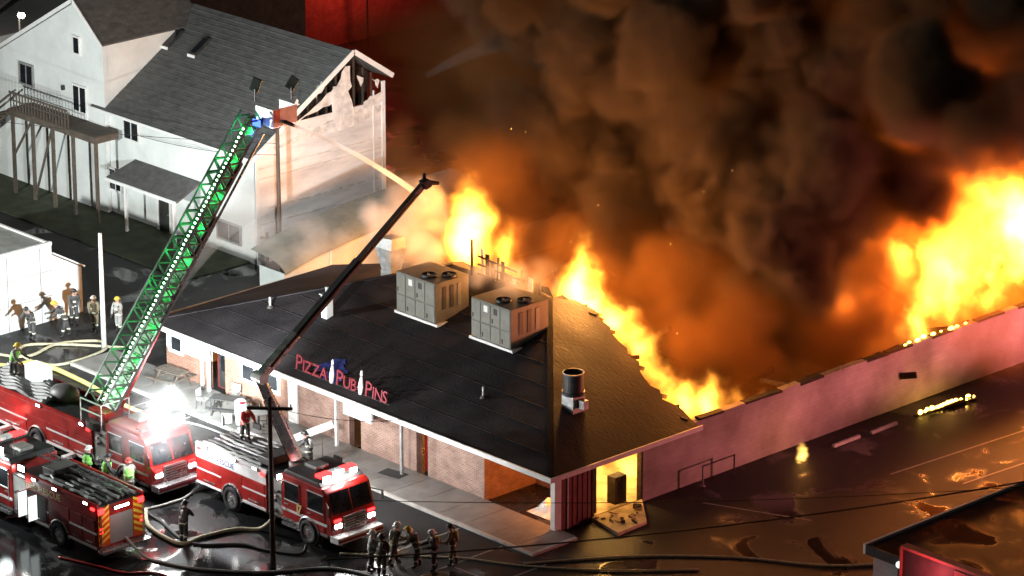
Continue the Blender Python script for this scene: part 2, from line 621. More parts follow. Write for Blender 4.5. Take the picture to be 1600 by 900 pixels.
# windows
for (x0, x1, z0, z1) in ((-26.6, -25.85, 1.35, 2.0), (-21.3, -20.45, 1.3, 2.0), (-20.15, -19.8, 1.3, 2.0), (-19.5, -18.75, 1.3, 2.0)):
    fr = rp(MB().boxb((x0 - .16, FW - .05, z0 - .16), (x1 + .16, FW + .002, z0)).boxb((x0 - .16, FW - .05, z1), (x1 + .16, FW + .002, z1 + .16))
            .boxb((x0 - .16, FW - .05, z0), (x0, FW + .002, z1)).boxb((x1, FW - .05, z0), (x1 + .16, FW + .002, z1)), 'window', 'white_trim')
    rp(MB().boxb((x0, FW - .02, z0), (x1, FW - .004, z1)), 'pane', 'glass_dark', fr)
# posts under the eave, beam over the middle entry, pipes
for (x, y, h, m) in ((-23.95, -.1, 2.6, 'white_trim'), (-14.0, -.35, 2.55, 'white_trim'), (-9.35, -.55, 2.5, 'galvanised'), (-23.45, -.1, 2.6, 'white_trim')):
    rp(MB().boxb((x - .06, y - .06, .1), (x + .06, y + .06, h)), 'post', m)
rp(MB().boxb((-13.2, -.62, 1.98), (-11.3, -.5, 2.5)), 'awning_board', 'white_gloss')
# corner pier and panelled side
rp(MB().boxb((-.28, -.12, 0), (0, .26, 2.72)), 'corner_post', 'white_trim', bevel=.01)
rp(MB().boxb((-.25, .26, 0), (-.02, 2.1, 2.72)), 'red_panel', 'dark_red_panel')
rp(MB().boxb((-.02, .62, 0), (.02, .67, 2.7)), 'downpipe', 'white_trim')
for y in (.95, 1.25, 1.55, 1.85):
    rp(MB().boxb((-.02, y, 0), (.005, y + .04, 2.7)), 'batten', 'dark_red_panel')
# side doorway: frame, jambs, interior room lit by the fire inside
rp(MB().boxb((-.25, 2.1, 2.42), (.0, 5.2, 2.72)).boxb((-.26, 2.1, 0), (.01, 2.22, 2.42)).boxb((-.26, 5.08, 0), (.01, 5.2, 2.42)), 'door_frame', 'charred_wood')
rp(MB().boxb((-4.6, 3.46, 0), (-4.5, 8.6, 2.7)).boxb((-4.5, 8.5, 0), (-.3, 8.6, 2.7)), 'room_wall', 'plaster')
rp(MB().boxb((-4.5, 3.46, 0), (-.26, 8.5, .03)).boxb((-1.5, 2.21, 0), (-.26, 3.46, .03)), 'room_floor', 'plaster')
for (y, a) in ((2.75, .1),):
    rp(MB().beam((-.5, y, 0.02), (-.5 - a, y + a, 2.6), .09, .14), 'stud', 'charred_wood')
hw = rp(MB().boxb((-.27, 5.2, 0), (0, 60, 2.86)), 'hall_side_wall', 'block_paint')
rc = random.Random(77)
y = 8.7
while y < 58:
    l = rc.uniform(.8, 1.7)
    if rc.random() < .9:
        rp(MB().box((-.13 + rc.uniform(-.02, .03), y + l / 2, 2.9 + rc.uniform(0, .03)), (.36, l - .03, .1), rx=rc.uniform(-.02, .02), rz=rc.uniform(-.02, .02)), 'coping_block', 'charred' if rc.random() < .7 else 'block_paint', hw)
    y += l

# roof surfaces with thickness, ragged burnt edge at the back
def zf(y):
    return 2.78 + .257 * (y + .7)

def zr(x):
    return 2.78 + .242 * (.35 - x)

rm = MB()
E0, E1, E2 = (-27.3, -.7, 2.78), (.35, -.7, 2.78), (.35, 8.35, 2.78)
R0, R1, R2 = (-17.5, 10.0, zf(10)), (-10.9, 10.0, zf(10)), (-10.2, 11.0, 5.33)
burn = [(-8.96, 11.0), (-7.3, 10.6), (-5.4, 9.9), (-3.78, 9.15), (-2.0, 8.6), (-.4, 8.4)]
bpts = []
rb = random.Random(5)
prev = (-10.2, 11.0)
for q in burn:
    for t in (.34, .67, 1.):
        x = prev[0] + (q[0] - prev[0]) * t + rb.uniform(-.12, .12)
        y = prev[1] + (q[1] - prev[1]) * t + rb.uniform(-.22, .22)
        bpts.append((x, y, zr(x)))
    prev = q
rm.add([E0, E1, R1, R0], [(0, 1, 2, 3)])
rs_ = MB().add([E1, E2] + bpts[::-1] + [R2, R1], [tuple(range(len(bpts) + 4))])
L3 = (-27.3, 10.9, 2.9)
rm.add([E0, R0, (-17.8, 10.9, 5.4), L3], [(0, 1, 2, 3)])
back = jag((-17.8, 10.9, 5.4), (-10.2, 11.0, 5.33), 16, .22, 3)
rm.add([R0, R1, R2] + back[::-1], [tuple(range(3 + len(back)))])
ro = rp(rm, 'roof', 'roof_membrane')
sol = ro.modifiers.new('thickness', 'SOLIDIFY')
sol.thickness = .14
sol.offset = -1
rso = rp(rs_, 'roof', 'roof_wet')
sol = rso.modifiers.new('thickness', 'SOLIDIFY')
sol.thickness = .14
sol.offset = -1
rq = random.Random(41)
for k in range(0, len(bpts), 1):
    p = Vector(bpts[k])
    l = rq.uniform(.1, .6)
    rp(MB().beam(p + Vector((-.2, -.35, -.12)), p + Vector((rq.uniform(-.25, .25), l, -.1 - rq.uniform(0, .5))), .1, .18), 'burnt_rafter', 'charred_wood', rso)
    if k % 5 == 2:
        rp(MB().box(p + Vector((-.1, -.2, .0)), (rq.uniform(.3, .5), rq.uniform(.25, .4), .03), rz=rq.uniform(0, 3), rx=rq.uniform(-.1, .2), ry=.23), 'curled_sheet', 'charred', rso)
rp(MB().boxb((-27.34, -.78, 2.6), (.42, -.705, 2.83)), 'fascia', 'white_trim', ro)
rp(MB().boxb((.355, -.7, 2.6), (.42, 8.5, 2.82)), 'fascia', 'white_trim', ro)
rp(MB().boxb((-27.37, -.7, 2.6), (-27.31, 10.9, 2.86)), 'fascia', 'metal_grey', ro)
rp(MB().boxb((-27.2, -.68, 2.58), (.3, .2, 2.62)).boxb((.0, .2, 2.58), (.3, 8.3, 2.62)), 'soffit', 'white_siding', ro)
hv = (Vector(R1) - Vector(E1)).normalized()
rp(MB().beam(Vector(E1) + hv * .2 + Vector((0, 0, .02)), Vector(R1) + Vector((0, 0, .02)), .28, .05), 'hip_cap', 'roof_membrane', ro)
hv2 = Vector(R0) - Vector(E0)
rp(MB().beam(Vector(E0) + hv2 * .02 + Vector((0, 0, .02)), Vector(R0) + Vector((0, 0, .02)), .24, .05), 'hip_cap', 'roof_membrane', ro)
# membrane seams on the roof
for i in range(1, 8):
    y = -.7 + i * 1.3
    xa = -27.3 + 9.8 * (y + .7) / 10.7 + .15
    xb = .35 - 11.25 * (y + .7) / 10.7 - .15
    rp(MB().beam((xa, y, zf(y) + .006), (xb, y, zf(y) + .006), .07, .016), 'roof_seam', 'roof_membrane', ro)

# roof sign: letters and bowling pins standing above the eave
SL = (-17.1, -.12, 2.98)
sign = thing('roof_sign', 'red capital letters with white bowling pins standing on the dark roof', 'sign', SL)
s_big, s_sm = 1.0, .78
def word(w, x, z=0.):
    return x + put_text(w, 'letter', 'red_letter', sign, (x, 0, z), (1, 0, 0), (0, .12, 1), [s_big] + [s_sm] * (len(w) - 1), .04, .004, kern=.95)
def pin(x):
    prof = [(.0, .09), (.12, .13), (.33, .155), (.55, .11), (.72, .065), (.84, .085), (.95, .06), (1.0, .01)]
    p = MB()
    n = 14
    pts, fs = [], []
    for k, (h, r) in enumerate(prof):
        pts += [(x + math.cos(2 * math.pi * i / n) * r, math.sin(2 * math.pi * i / n) * r * .6 + .12 * h, h * 1.12 - .05) for i in range(n)]
        if k:
            fs += [((k - 1) * n + i, (k - 1) * n + (i + 1) % n, k * n + (i + 1) % n, k * n + i) for i in range(n)]
    p.add(pts, fs + [tuple(range(n))[::-1]])
    o = p.obj('bowling_pin', 'white_gloss', sign, True)
    MB().torus((x, .08, .80), (0, 0, 1), .07, .014, 14, 5).obj('neck_band', 'red_letter', o)
x = word('PIZZA', 0) + .22
pin(x)
x = word('PUB', x + .3) + .25
pin(x)
x = word('PINS', x + .3)
MB().beam((-.1, .06, -.06), (x + .1, .06, -.06), .1, .06).obj('sign_rail', 'metal_dark', sign)
lg = MB()
rl = random.Random(8)
for (cx, cy_, r) in ((1.0, .75, .42), (1.5, 1.15, .55), (2.1, .8, .5), (1.75, .35, .4), (2.5, .3, .3)):
    n = 18
    ring = [(cx + math.cos(2 * math.pi * i / n) * r * rl.uniform(.45, 1.15), cy_ + math.sin(2 * math.pi * i / n) * r * rl.uniform(.45, 1.1)) for i in range(n)]
    k = len(lg.v)
    lg.add([(a, b, .257 * b - .03 + .01 * r) for a, b in ring] + [(a, b, .257 * b - .08) for a, b in ring], [tuple(range(n))] + [(i, n + i, n + (i + 1) % n, (i + 1) % n) for i in range(n)])
lg.obj('blue_patch', 'blue_mottled', sign)  # ragged blue patches lying along the roof slope

# rooftop units
def hvac(loc, w, d, h, label, fans):
    t = thing('rooftop_unit', label, 'air conditioner', loc, 0, 'air conditioners on the restaurant roof')
    MB().boxb((0, 0, -.75), (w + .12, d + .25, .02)).obj('curb', 'galvanised', t)
    MB().boxb((-.08, -.08, .02), (w + .2, d + .3, .14)).obj('base_rail', 'white_trim', t)
    MB().boxb((0, .0, .14), (w, d, h)).obj('casing', 'hvac', t, bevel=.02)
    k = 4
    for j, (z0, z1) in enumerate(((.2, h * .46), (h * .5, h - .08))):
        for i in range(k):
            p = MB().boxb((w * i / k + .04, -.025, z0), (w * (i + 1) / k - .04, 0.0, z1)).obj('service_panel', 'hvac_panel', t)
            if (i + j) % 2:
                MB().boxb((w * i / k + .1, -.045, z0 + .1), (w * i / k + .16, -.025, z0 + .3)).obj('latch', 'metal_dark', p)
            if j == 1 and i in (1, 2):
                MB().boxb((w * i / k + .2, -.03, z1 - .4), (w * i / k + .45, -.025, z1 - .1)).obj('plate', 'white_trim' if i == 1 else 'metal_dark', p)
    for i, y in enumerate((.3, .52, .74)):
        MB().boxb((w, d * (y - .08), h * .35), (w + .03, d * (y + .02), h * .88)).obj('louvre', 'metal_dark' if i < 2 else 'hvac_panel', t)
    for (fx, fy) in fans:
        f = MB().cyl((fx, fy, h), (fx, fy, h + .1), .36, .34, 20, False).cyl((fx, fy, h + .012), (fx, fy, h + .016), .33, .33, 20).obj('fan_ring', 'metal_dark', t)
        fb = MB()
        for a in range(5):
            fb.box((fx + math.cos(a * 1.2566) * .17, fy + math.sin(a * 1.2566) * .17, h + .05), (.3, .12, .012), rz=a * 1.2566, rx=.3)
        fb.cyl((fx, fy, h + .02), (fx, fy, h + .09), .07, .07, 10).obj('fan_blade', 'metal_grey', f)
    return t

hvac((-16.55, 5.6, 4.42), 2.66, 2.1, 2.05, 'grey rooftop air conditioner beside the flared vent duct, steam rising off it', ((1.6, .6), (2.2, 1.3)))
hvac((-11.55, 5.7, 4.44), 2.6, 2.35, 2.0, 'grey rooftop air conditioner next to the burnt lattice screen, flames glowing behind', ((1.45, .65), (2.1, 1.35)))

t = thing('vent_duct', 'flared grey sheet metal vent duct at the ridge of the dark roof', 'vent', (-19.95, 8.3, 4.95))
MB().add([(-.3, -.3, 0), (.3, -.3, 0), (.3, .3, 0), (-.3, .3, 0), (-.62, -.5, 1.25), (.55, -.5, 1.25), (.55, .5, 1.25), (-.62, .5, 1.25), (-.45, -.42, 1.7), (.5, -.42, 1.8), (.5, .42, 1.8), (-.45, .42, 1.7)],
         [(3, 2, 1, 0), (0, 1, 5, 4), (1, 2, 6, 5), (2, 3, 7, 6), (3, 0, 4, 7), (4, 5, 9, 8), (5, 6, 10, 9), (6, 7, 11, 10), (7, 4, 8, 11), (8, 9, 10, 11)]).obj('hood', 'galvanised', t)
MB().boxb((-.36, -.36, -.2), (.36, .36, .12)).obj('collar', 'metal_grey', t)

t = thing('roof_vent_stack', 'small pale square vent stack alone on the front roof slope', 'vent', (-19.4, 3.8, 3.9))
MB().boxb((-.2, -.2, -.1), (.2, .2, 1.0)).obj('stack', 'white_siding', t, bevel=.02)
MB().boxb((-.26, -.26, 1.1), (.26, .26, 1.16)).boxb((-.2, -.2, 1.0), (-.16, -.16, 1.1)).boxb((.16, .16, 1.0), (.2, .2, 1.1)).obj('rain_cap', 'galvanised', t)
MB().cyl((0, 0, 1.16), (0, 0, 1.5), .07, .09, 10).obj('flue', 'galvanised', t)

for (x, y, lb) in ((-22.6, 3.0, 'thin roof pipe by the hip above the picnic table'), (-7.2, 2.4, 'thin roof pipe on the dark slope between fan and air conditioner')):
    t = thing('roof_pipe', lb, 'pipe', (x, y, zf(y)), 0, 'thin pipes through the roof')
    MB().cyl((0, 0, -.1), (0, 0, .55), .06, .06, 10).obj('pipe', 'galvanised', t)
    MB().cyl((0, 0, 0), (0, 0, .14), .16, .08, 12).obj('flashing', 'metal_dark', t)
t = thing('exhaust_fan', 'dark drum shaped exhaust fan on the fire lit roof slope', 'vent', (-3.35, 4.2, 3.62))
MB().boxb((-.36, -.36, -.3), (.36, .36, .75)).obj('curb_box', 'galvanised', t)
MB().cyl((0, 0, .75), (0, 0, .9), .5, .52, 24).obj('skirt', 'metal_dark', t)
MB().cyl((0, 0, .9), (0, 0, 1.75), .46, .46, 24, False).cyl((0, 0, 1.55), (0, 0, 1.56), .45, .45, 24).obj('drum', 'metal_dark', t)
MB().torus((0, 0, 1.75), (0, 0, 1), .46, .035, 24).obj('rim', 'metal_grey', t)
MB().boxb((.36, -.1, .2), (.75, .2, .6)).obj('motor_box', 'galvanised', t)

t = thing('burnt_screen', 'charred lattice screen standing at the burning edge of the roof', 'fence', (-15.9, 9.75, 5.35))
MB().cyl((0, 0, -.3), (0, 0, 1.85), .07, .06, 8).obj('post', 'charred_wood', t)
for (x, h) in ((1.6, 1.3), (3.2, 1.1), (4.4, .8)):
    MB().beam((x, .15, -.3), (x, .2, h), .09).obj('post', 'charred_wood', t)
for z in (.25, .7, 1.1):
    MB().beam((.3, .1, z), (3.9 - z, .25, z * .8), .07, .07).obj('rail', 'charred_wood', t)
rs = random.Random(2)
for i in range(11):
    x = .5 + i * .36
    h = rs.uniform(.5, 1.5) * (1 - i * .045)
    MB().box((x, .18 + rs.uniform(-.06, .06), h / 2), (rs.uniform(.15, .33), .03, h), ry=rs.uniform(-.12, .12)).obj('board', 'charred_wood' if i % 3 else 'torn_sheet', t)

# hall behind: back and left walls of the burning hall, collapsed trusses inside
HO = (-15, 30, 0)
hall = thing('burning_hall', 'roofless burning hall behind the restaurant filled with charred rafters', 'building', HO)
def hp(m, name, mat):
    return m.obj(name, mat, hall, False, HO)
hp(MB().boxb((-28.4, 20.2, 0), (-28.1, 60, 1.6)), 'west_wall', 'block_paint')
hp(MB().boxb((-28.1, 59.6, 0), (-.3, 60, 3.4)), 'end_wall', 'block_paint')
hp(MB().boxb((-28.1, 11.2, 0), (-.3, 59.6, .02)), 'hall_floor', 'charred')
rh = random.Random(21)
for i in range(26):
    x, y = rh.uniform(-26, -2), rh.uniform(14, 50)
    a = rh.uniform(0, 6.28)
    l = rh.uniform(3, 7)
    hp(MB().beam((x, y, rh.uniform(0, .5)), (x + math.cos(a) * l, y + math.sin(a) * l, rh.uniform(.3, 3.2)), .16, .28), 'rafter', 'charred_wood')
for i in range(14):
    y = 13.5 + i * 1.25
    hp(MB().beam((-.3, y, 2.9), (-.3 - rh.uniform(.5, 2.2), y + rh.uniform(-.4, .4), 2.75 - rh.uniform(0, 1.6)), .12, .2), 'rafter_stub', 'charred_wood')

# white annex with a low vaulted roof, between house and hall
AO = (-31, 14, 0)
ann = thing('white_annex', 'low white annex with grey vaulted roof below the burnt gable', 'building', AO)
prof = []
for i in range(15):
    y = 9.2 + 13.6 * i / 14
    prof.append((y, 2.95 + 1.35 * math.sin(math.pi / 2 * (i / 14) ** .8)))
an = MB()
pts = []
for (y, z) in prof:
    pts += [(-29.0, y, 0), (-29.0, y, z - .55)]
an.add(pts, [(2 * i, 2 * i + 2, 2 * i + 3, 2 * i + 1) for i in range(14)])
an.add([(-29, 9.2, 0), (-30.9, 9.2, 0), (-30.9, 9.2, 2.4), (-29, 9.2, 2.4)], [(0, 3, 2, 1)])
an.obj('wall', 'annex_wall', ann, False, AO)
ar = MB()
pts = []
for (y, z) in prof:
    pts += [(-28.9, y, z - .6), (-28.9, y, z - .5), (-29.3, y, z - .2), (-30.1, y, z), (-31.6, y, z + .1)]
fs = []
for i in range(14):
    for k in range(4):
        fs.append((5 * i + k, 5 * i + 5 + k, 5 * i + 6 + k, 5 * i + 1 + k))
ar.add(pts, fs).obj('vaulted_roof', 'annex_roof', ann, True, AO)
for i in (3, 7, 11):
    MB().boxb((-28.98, prof[i][0], 0), (-28.9, prof[i][0] + .12, prof[i][1] - .62)).obj('rib', 'white_trim', ann, False, AO)

# ------------------------------------------------------------------ white house with the burnt gable
HX = (-43, 18, 0)
house = thing('burnt_gable_house', 'large white house with dark shingle roof and burnt open gable', 'house', HX)
def hs(m, name, mat, parent=None, smooth=False, bevel=0.):
    return m.obj(name, mat, parent or house, smooth, HX, bevel)

def clapboard(x0, x1, y0, y1, z0, z1, step, face):
    """overlapping boards as one relief surface; face is '-y' or '+x'"""
    m = MB()
    z = z0
    while z < z1 - 1e-3:
        t = min(z1, z + step)
        if face == '-y':
            m.add([(x0, y0 - .035, z), (x1, y0 - .035, z), (x1, y0 - .012, t), (x0, y0 - .012, t), (x0, y0, z), (x1, y0, z)], [(0, 1, 2, 3), (4, 5, 1, 0)])
        else:
            m.add([(x0 + .035, y0, z), (x0 + .035, y1, z), (x0 + .012, y1, t), (x0 + .012, y0, t), (x0, y0, z), (x0, y1, z)], [(0, 1, 2, 3), (4, 5, 1, 0)])
        z = t
    return m

GX = -36.4
hs(MB().boxb((-49.2, 13.6, 0), (GX - .04, 13.8, 5.85)), 'front_wall', 'white_siding')
sd = hs(clapboard(-49.0, GX - .1, 13.6, 13.6, .3, 5.85, .22, '-y'), 'siding', 'white_siding')
sd['kind'] = 'stuff'
hs(MB().prism([(13.6, 0), (22.4, 0), (22.4, 7.0), (13.6, 5.7)], GX - .25, GX - .04, 'x'), 'gable_wall', 'gable_siding')
gsd = clapboard(GX - .04, 0, 13.6, 22.4, 0.2, 5.6, .26, '+x')
hs(gsd, 'siding', 'gable_siding')['kind'] = 'stuff'
up_ = MB()
z = 5.6
while z < 7.0:
    ya = 13.6 + (z - 5.6) * 1.36
    up_.add([(GX - .005, ya, z), (GX - .005, 22.4, z), (GX - .03, 22.4, z + .26), (GX - .03, ya, z + .26)], [(0, 1, 2, 3)])
    z += .26
hs(up_, 'siding', 'gable_siding')['kind'] = 'stuff'
for (za, zb) in ((5.1, 5.16), (4.55, 4.6), (2.9, 3.0), (2.1, 2.16)):
    hs(MB().boxb((GX, 13.7, za), (GX + .025, 22.3, zb)), 'belt_board', 'torn_sheet')
for (ya, yb, zt, xo) in ((13.55, 13.75, 5.7, .06), (22.2, 22.42, 8.2, .06), (21.6, 21.68, 7.8, .03)):
    hs(MB().boxb((GX - .02, ya, 0), (GX + xo, yb, zt)), 'corner_board', 'white_trim')
# burnt triangle: dark attic void with studs and torn sheathing hanging
hs(MB().prism([(14.2, 6.1), (22.3, 6.8), (22.4, 8.4), (20.1, 10.0)], GX - 1.4, GX - 1.3, 'x'), 'attic_void', 'charred')
rg = random.Random(14)
for y in [14.8 + .62 * i for i in range(12)]:
    top = 5.7 + (y - 13.6) * .70 if y < 20.1 else 10.1 - (y - 20.1) * .66
    hs(MB().beam((GX - .12, y, min(6.2, top - .3)), (GX - .12, y + rg.uniform(-.05, .05), top - rg.uniform(0, .5)), .06, .12), 'stud', 'charred_wood')
sheets = [[(14.6, 6.1), (16.2, 6.35), (17.2, 6.75), (18.4, 6.6), (18.3, 6.8), (20, 7.0), (22.2, 6.9), (22.3, 6.4), (14.4, 5.9)],
          [(15.9, 7.0), (17.2, 7.5), (18.5, 8.2), (19.2, 8.6), (19.7, 9.5), (20.0, 9.4), (20.1, 8.3), (19.4, 7.8), (18.2, 7.55), (17.0, 7.3)],
          [(18.9, 8.6), (19.7, 8.5), (20.3, 7.1), (20.6, 6.2), (18.8, 6.0), (18.75, 7.4)],
          [(20.9, 6.9), (22.3, 7.1), (22.3, 7.6), (21.4, 7.5), (20.9, 7.25)],
          [(16.0, 7.8), (16.5, 8.1), (16.4, 8.4)], [(17.6, 8.2), (18.2, 8.6), (18.0, 9.0), (17.7, 8.7)], [(20.4, 8.9), (20.9, 8.6), (20.7, 8.2)], [(21.5, 8.5), (22.0, 8.3), (21.8, 7.9)]]
for k, s_ in enumerate(sheets):
    poly = []
    for i in range(len(s_)):
        a, b = s_[i], s_[(i + 1) % len(s_)]
        for t in (0, .33, .66):
            poly.append((a[0] + (b[0] - a[0]) * t + rg.uniform(-.06, .06), a[1] + (b[1] - a[1]) * t + rg.uniform(-.07, .07)))
    hs(MB().prism(poly, GX - .03 + .02 * k, GX - .005 + .02 * k, 'x'), 'torn_sheathing', 'torn_sheet')
# roof
def slab(pts, th):
    n = len(pts)
    p = [Vector(q) for q in pts]
    nrm = (p[1] - p[0]).cross(p[2] - p[0]).normalized()
    if nrm.z < 0:
        nrm = -nrm
    q = p + [v - nrm * th for v in p]
    return MB().add(q, [tuple(range(n)), tuple(range(n, 2 * n))[::-1]] + [(i, n + i, n + (i + 1) % n, (i + 1) % n) for i in range(n)])
hr = hs(slab([(-49.7, 13.15, 5.82), (GX + .25, 13.15, 5.82), (GX + .25, 20.12, 10.28), (-49.7, 20.12, 10.28)], .16), 'roof', 'shingle')
hs(slab([(-49.7, 20.12, 10.28), (GX + .25, 20.12, 10.28), (GX + .25, 22.75, 8.5), (-49.7, 22.75, 8.5)], .16), 'roof', 'shingle')
for i in range(1, 24):
    t = i / 24
    y = 13.15 + 6.97 * t
    z = 5.82 + 4.46 * t
    hs(MB().beam((-49.68, y, z + .012), (GX + .24, y, z + .012), .02, .03), 'shingle_course', 'shingle', hr)
hs(MB().beam((GX + .28, 13.1, 5.75), (GX + .28, 20.12, 10.24), .06, .26), 'rake_board', 'white_trim', hr)
hs(MB().beam((GX + .28, 20.12, 10.24), (GX + .28, 22.8, 8.44), .06, .26), 'rake_board', 'white_trim', hr)
hs(MB().boxb((-49.7, 13.08, 5.7), (GX + .2, 13.14, 5.84)), 'gutter', 'white_trim', hr)
for x in (-48.4, -46.1):
    y, z = 17.6, 5.82 + 4.46 * (17.6 - 13.15) / 6.97
    sk = hs(MB().box((x, y + .25, z + .27), (.5, 1.3, .12), rx=R(32.6)), 'skylight', 'metal_dark', hr)
    hs(MB().box((x, y - .34, z - .12), (.56, .08, .16)), 'skylight_sill', 'white_trim', sk)
    hs(MB().box((x, y + .25, z + .34), (.4, 1.1, .02), rx=R(32.6)), 'pane', 'glass_dark', sk)
# windows of the front wall
def window_y(hp_, x0, x1, z0, z1, y, bars=1, frame='white_trim'):
    o = hp_(MB().boxb((x0 - .1, y - .09, z0 - .1), (x1 + .1, y, z0)).boxb((x0 - .1, y - .09, z1), (x1 + .1, y, z1 + .1)).boxb((x0 - .1, y - .09, z0), (x0, y, z1)).boxb((x1, y - .09, z0), (x1 + .1, y, z1)), 'window', frame)
    hp_(MB().boxb((x0, y - .05, z0), (x1, y - .042, z1)), 'pane', 'glass_dark', o)
    for b in range(bars):
        x = x0 + (x1 - x0) * (b + 1) / (bars + 1)
        hp_(MB().boxb((x - .025, y - .075, z0), (x + .025, y - .05, z1)), 'muntin', frame, o)
    return o
window_y(hs, -47.25, -46.05, 4.55, 5.5, 13.56, 1)
window_y(hs, -39.5, -37.7, .85, 1.75, 13.56, 1, 'metal_grey')
window_y(hs, -48.6, -47.7, 1.4, 2.5, 13.56, 1)
# porch
po = hs(slab([(-46.9, 11.9, 2.75), (-40.9, 11.9, 2.75), (-40.9, 13.55, 3.5), (-46.4, 13.55, 3.5)], .12), 'porch_roof', 'shingle')
hs(MB().boxb((-46.9, 11.84, 2.58), (-40.9, 11.9, 2.76)), 'fascia', 'white_trim', po)
for x in (-45.4, -41.3):
    hs(MB().boxb((x - .07, 12.0, .05), (x + .07, 12.14, 2.66)), 'porch_post', 'white_trim')
dd = hs(MB().boxb((-44.4, 13.48, .08), (-43.5, 13.56, 2.1)), 'door', 'metal_dark')
hs(MB().boxb((-44.55, 13.44, .08), (-44.4, 13.56, 2.25)).boxb((-43.5, 13.44, .08), (-43.35, 13.56, 2.25)), 'door_casing', 'white_trim', dd)
hs(MB().sphere((-43.6, 13.45, 1.05), .05), 'handle', 'metal_bright', dd)

# second house with the deck
LX = (-54, 18, 0)
lh = thing('deck_house', 'cream gabled house with raised timber deck and outside stairs', 'house', LX)
def lp(m, name, mat, parent=None, smooth=False, bevel=0.):
    return m.obj(name, mat, parent or lh, smooth, LX, bevel)
lp(MB().prism([(-60.5, 0), (-48.6, 0), (-48.6, 9.55), (-50.85, 11.35), (-60.5, 5.9)], 13.3, 13.55, 'y'), 'gable_wall', 'white_siding')
lp(clapboard(-60.3, -48.7, 13.3, 13.3, 1.5, 5.8, .22, '-y'), 'siding', 'white_siding')['kind'] = 'stuff'
lp(MB().boxb((-48.85, 13.56, 4.2), (-48.62, 18.2, 9.5)), 'side_wall', 'white_siding')
lp(MB().boxb((-60.4, 13.6, 0), (-48.9, 20, 5.8)), 'core_wall', 'white_siding')
lr = lp(slab([(-48.4, 13.1, 9.45), (-48.4, 20, 9.45), (-50.85, 20, 11.5), (-50.85, 13.1, 11.5)], .16), 'roof', 'shingle')
lp(slab([(-61, 13.1, 5.7), (-50.85, 13.1, 11.5), (-50.85, 20, 11.5), (-61, 20, 5.7)], .16), 'roof', 'shingle')
lp(MB().beam((-48.4, 13.06, 9.36), (-50.85, 13.06, 11.44), .05, .2), 'rake_board', 'white_trim', lr)
lp(MB().beam((-50.85, 13.06, 11.44), (-61, 13.06, 5.62), .05, .2), 'rake_board', 'white_trim', lr)
window_y(lp, -51.1, -50.6, 8.5, 9.35, 13.29, 0)
window_y(lp, -56.0, -54.9, 5.85, 6.9, 13.26, 1, 'metal_grey')
ld = lp(MB().boxb((-51.3, 13.2, 4.95), (-50.1, 13.28, 6.75)), 'door', 'white_trim')
for i in range(2):
    lp(MB().boxb((-51.2 + .58 * i, 13.18, 5.3), (-50.75 + .58 * i, 13.2, 6.65)), 'door_pane', 'glass_dark', ld)
lp(MB().boxb((-52.2, 13.12, 6.2), (-52.05, 13.28, 6.45)), 'wall_lamp', 'metal_dark')
dk = lp(MB().boxb((-55.0, 11.7, 4.75), (-47.4, 13.25, 4.85)), 'deck', 'wood_table')
for i in range(8):
    y = 11.7 + i * .195
    lp(MB().boxb((-55.0, y + .01, 4.85), (-47.4, y + .185, 4.885)), 'plank', 'wood_table', dk)
lp(MB().boxb((-55.0, 11.64, 4.5), (-47.4, 11.7, 4.86)).boxb((-47.4, 11.64, 4.5), (-47.34, 13.2, 4.86)), 'rim_board', 'wood_table', dk)
lp(MB().boxb((-55.0, 11.66, 5.75), (-49.8, 11.74, 5.85)).boxb((-55.0, 11.66, 5.35), (-49.8, 11.72, 5.41)), 'railing', 'wood_table', dk)
for i in range(20):
    lp(MB().boxb((-54.9 + i * .27, 11.67, 4.86), (-54.84 + i * .27, 11.72, 5.75)), 'baluster', 'wood_table', dk)
for x in (-54.9, -53.1, -51.3, -49.5, -47.5):
    lp(MB().boxb((x - .08, 11.72, 0), (x + .08, 11.88, 4.75)), 'deck_post', 'wood_table', dk)
for (a, b) in (((-53.1, 11.8, .2), (-51.3, 11.8, 4.6)), ((-54.9, 11.8, 2.2), (-53.1, 11.8, 4.6))):
    lp(MB().beam(a, b, .1), 'brace', 'wood_table', dk)
for s_ in (0, 1.1):
    lp(MB().beam((-55.1, 11.8 - s_, 4.7), (-61.5, 11.8 - s_, .3), .08, .3), 'stringer', 'wood_table', dk)
    lp(MB().beam((-55.1, 11.8 - s_, 5.6), (-61.5, 11.8 - s_, 1.2), .07, .1), 'handrail', 'wood_table', dk)
for i in range(16):
    t_ = i / 16
    lp(MB().boxb((-55.3 - 6.2 * t_, 10.7, 4.65 - 4.4 * t_), (-55.0 - 6.2 * t_, 11.8, 4.7 - 4.4 * t_)), 'step', 'wood_table', dk)

# low white building
WO = (-39, 0, 0)
wb = thing('white_garage', 'low plain white building with lean-to beside the firefighters in dark gear', 'building', WO)
def wp(m, name, mat, parent=None):
    return m.obj(name, mat, parent or wb, False, WO)
wp(MB().boxb((-46, -9, 0), (-36.8, .85, 3.9)), 'wall', 'white_siding')
wp(MB().boxb((-36.95, -9, 3.9), (-36.78, .87, 4.08)).boxb((-46, .72, 3.9), (-36.95, .87, 4.02)), 'parapet', 'white_trim')
wp(MB().boxb((-46, -9, 3.9), (-36.95, .72, 3.95)), 'roof', 'metal_grey')
wp(MB().prism([(.85, 0), (2.65, 0), (2.65, 2.35), (.85, 3.4)], -45, -36.82, 'x'), 'lean_to', 'white_siding')
wp(slab([(-45, .86, 3.55), (-36.7, .86, 3.55), (-36.7, 2.8, 2.42), (-45, 2.8, 2.42)], .08), 'lean_to_roof', 'white_trim')
for y in (-6.5, -4.2, -1.9, .1):
    wp(MB().boxb((-36.8, y, .02), (-36.78, y + .04, 3.9)), 'panel_joint', 'metal_grey')
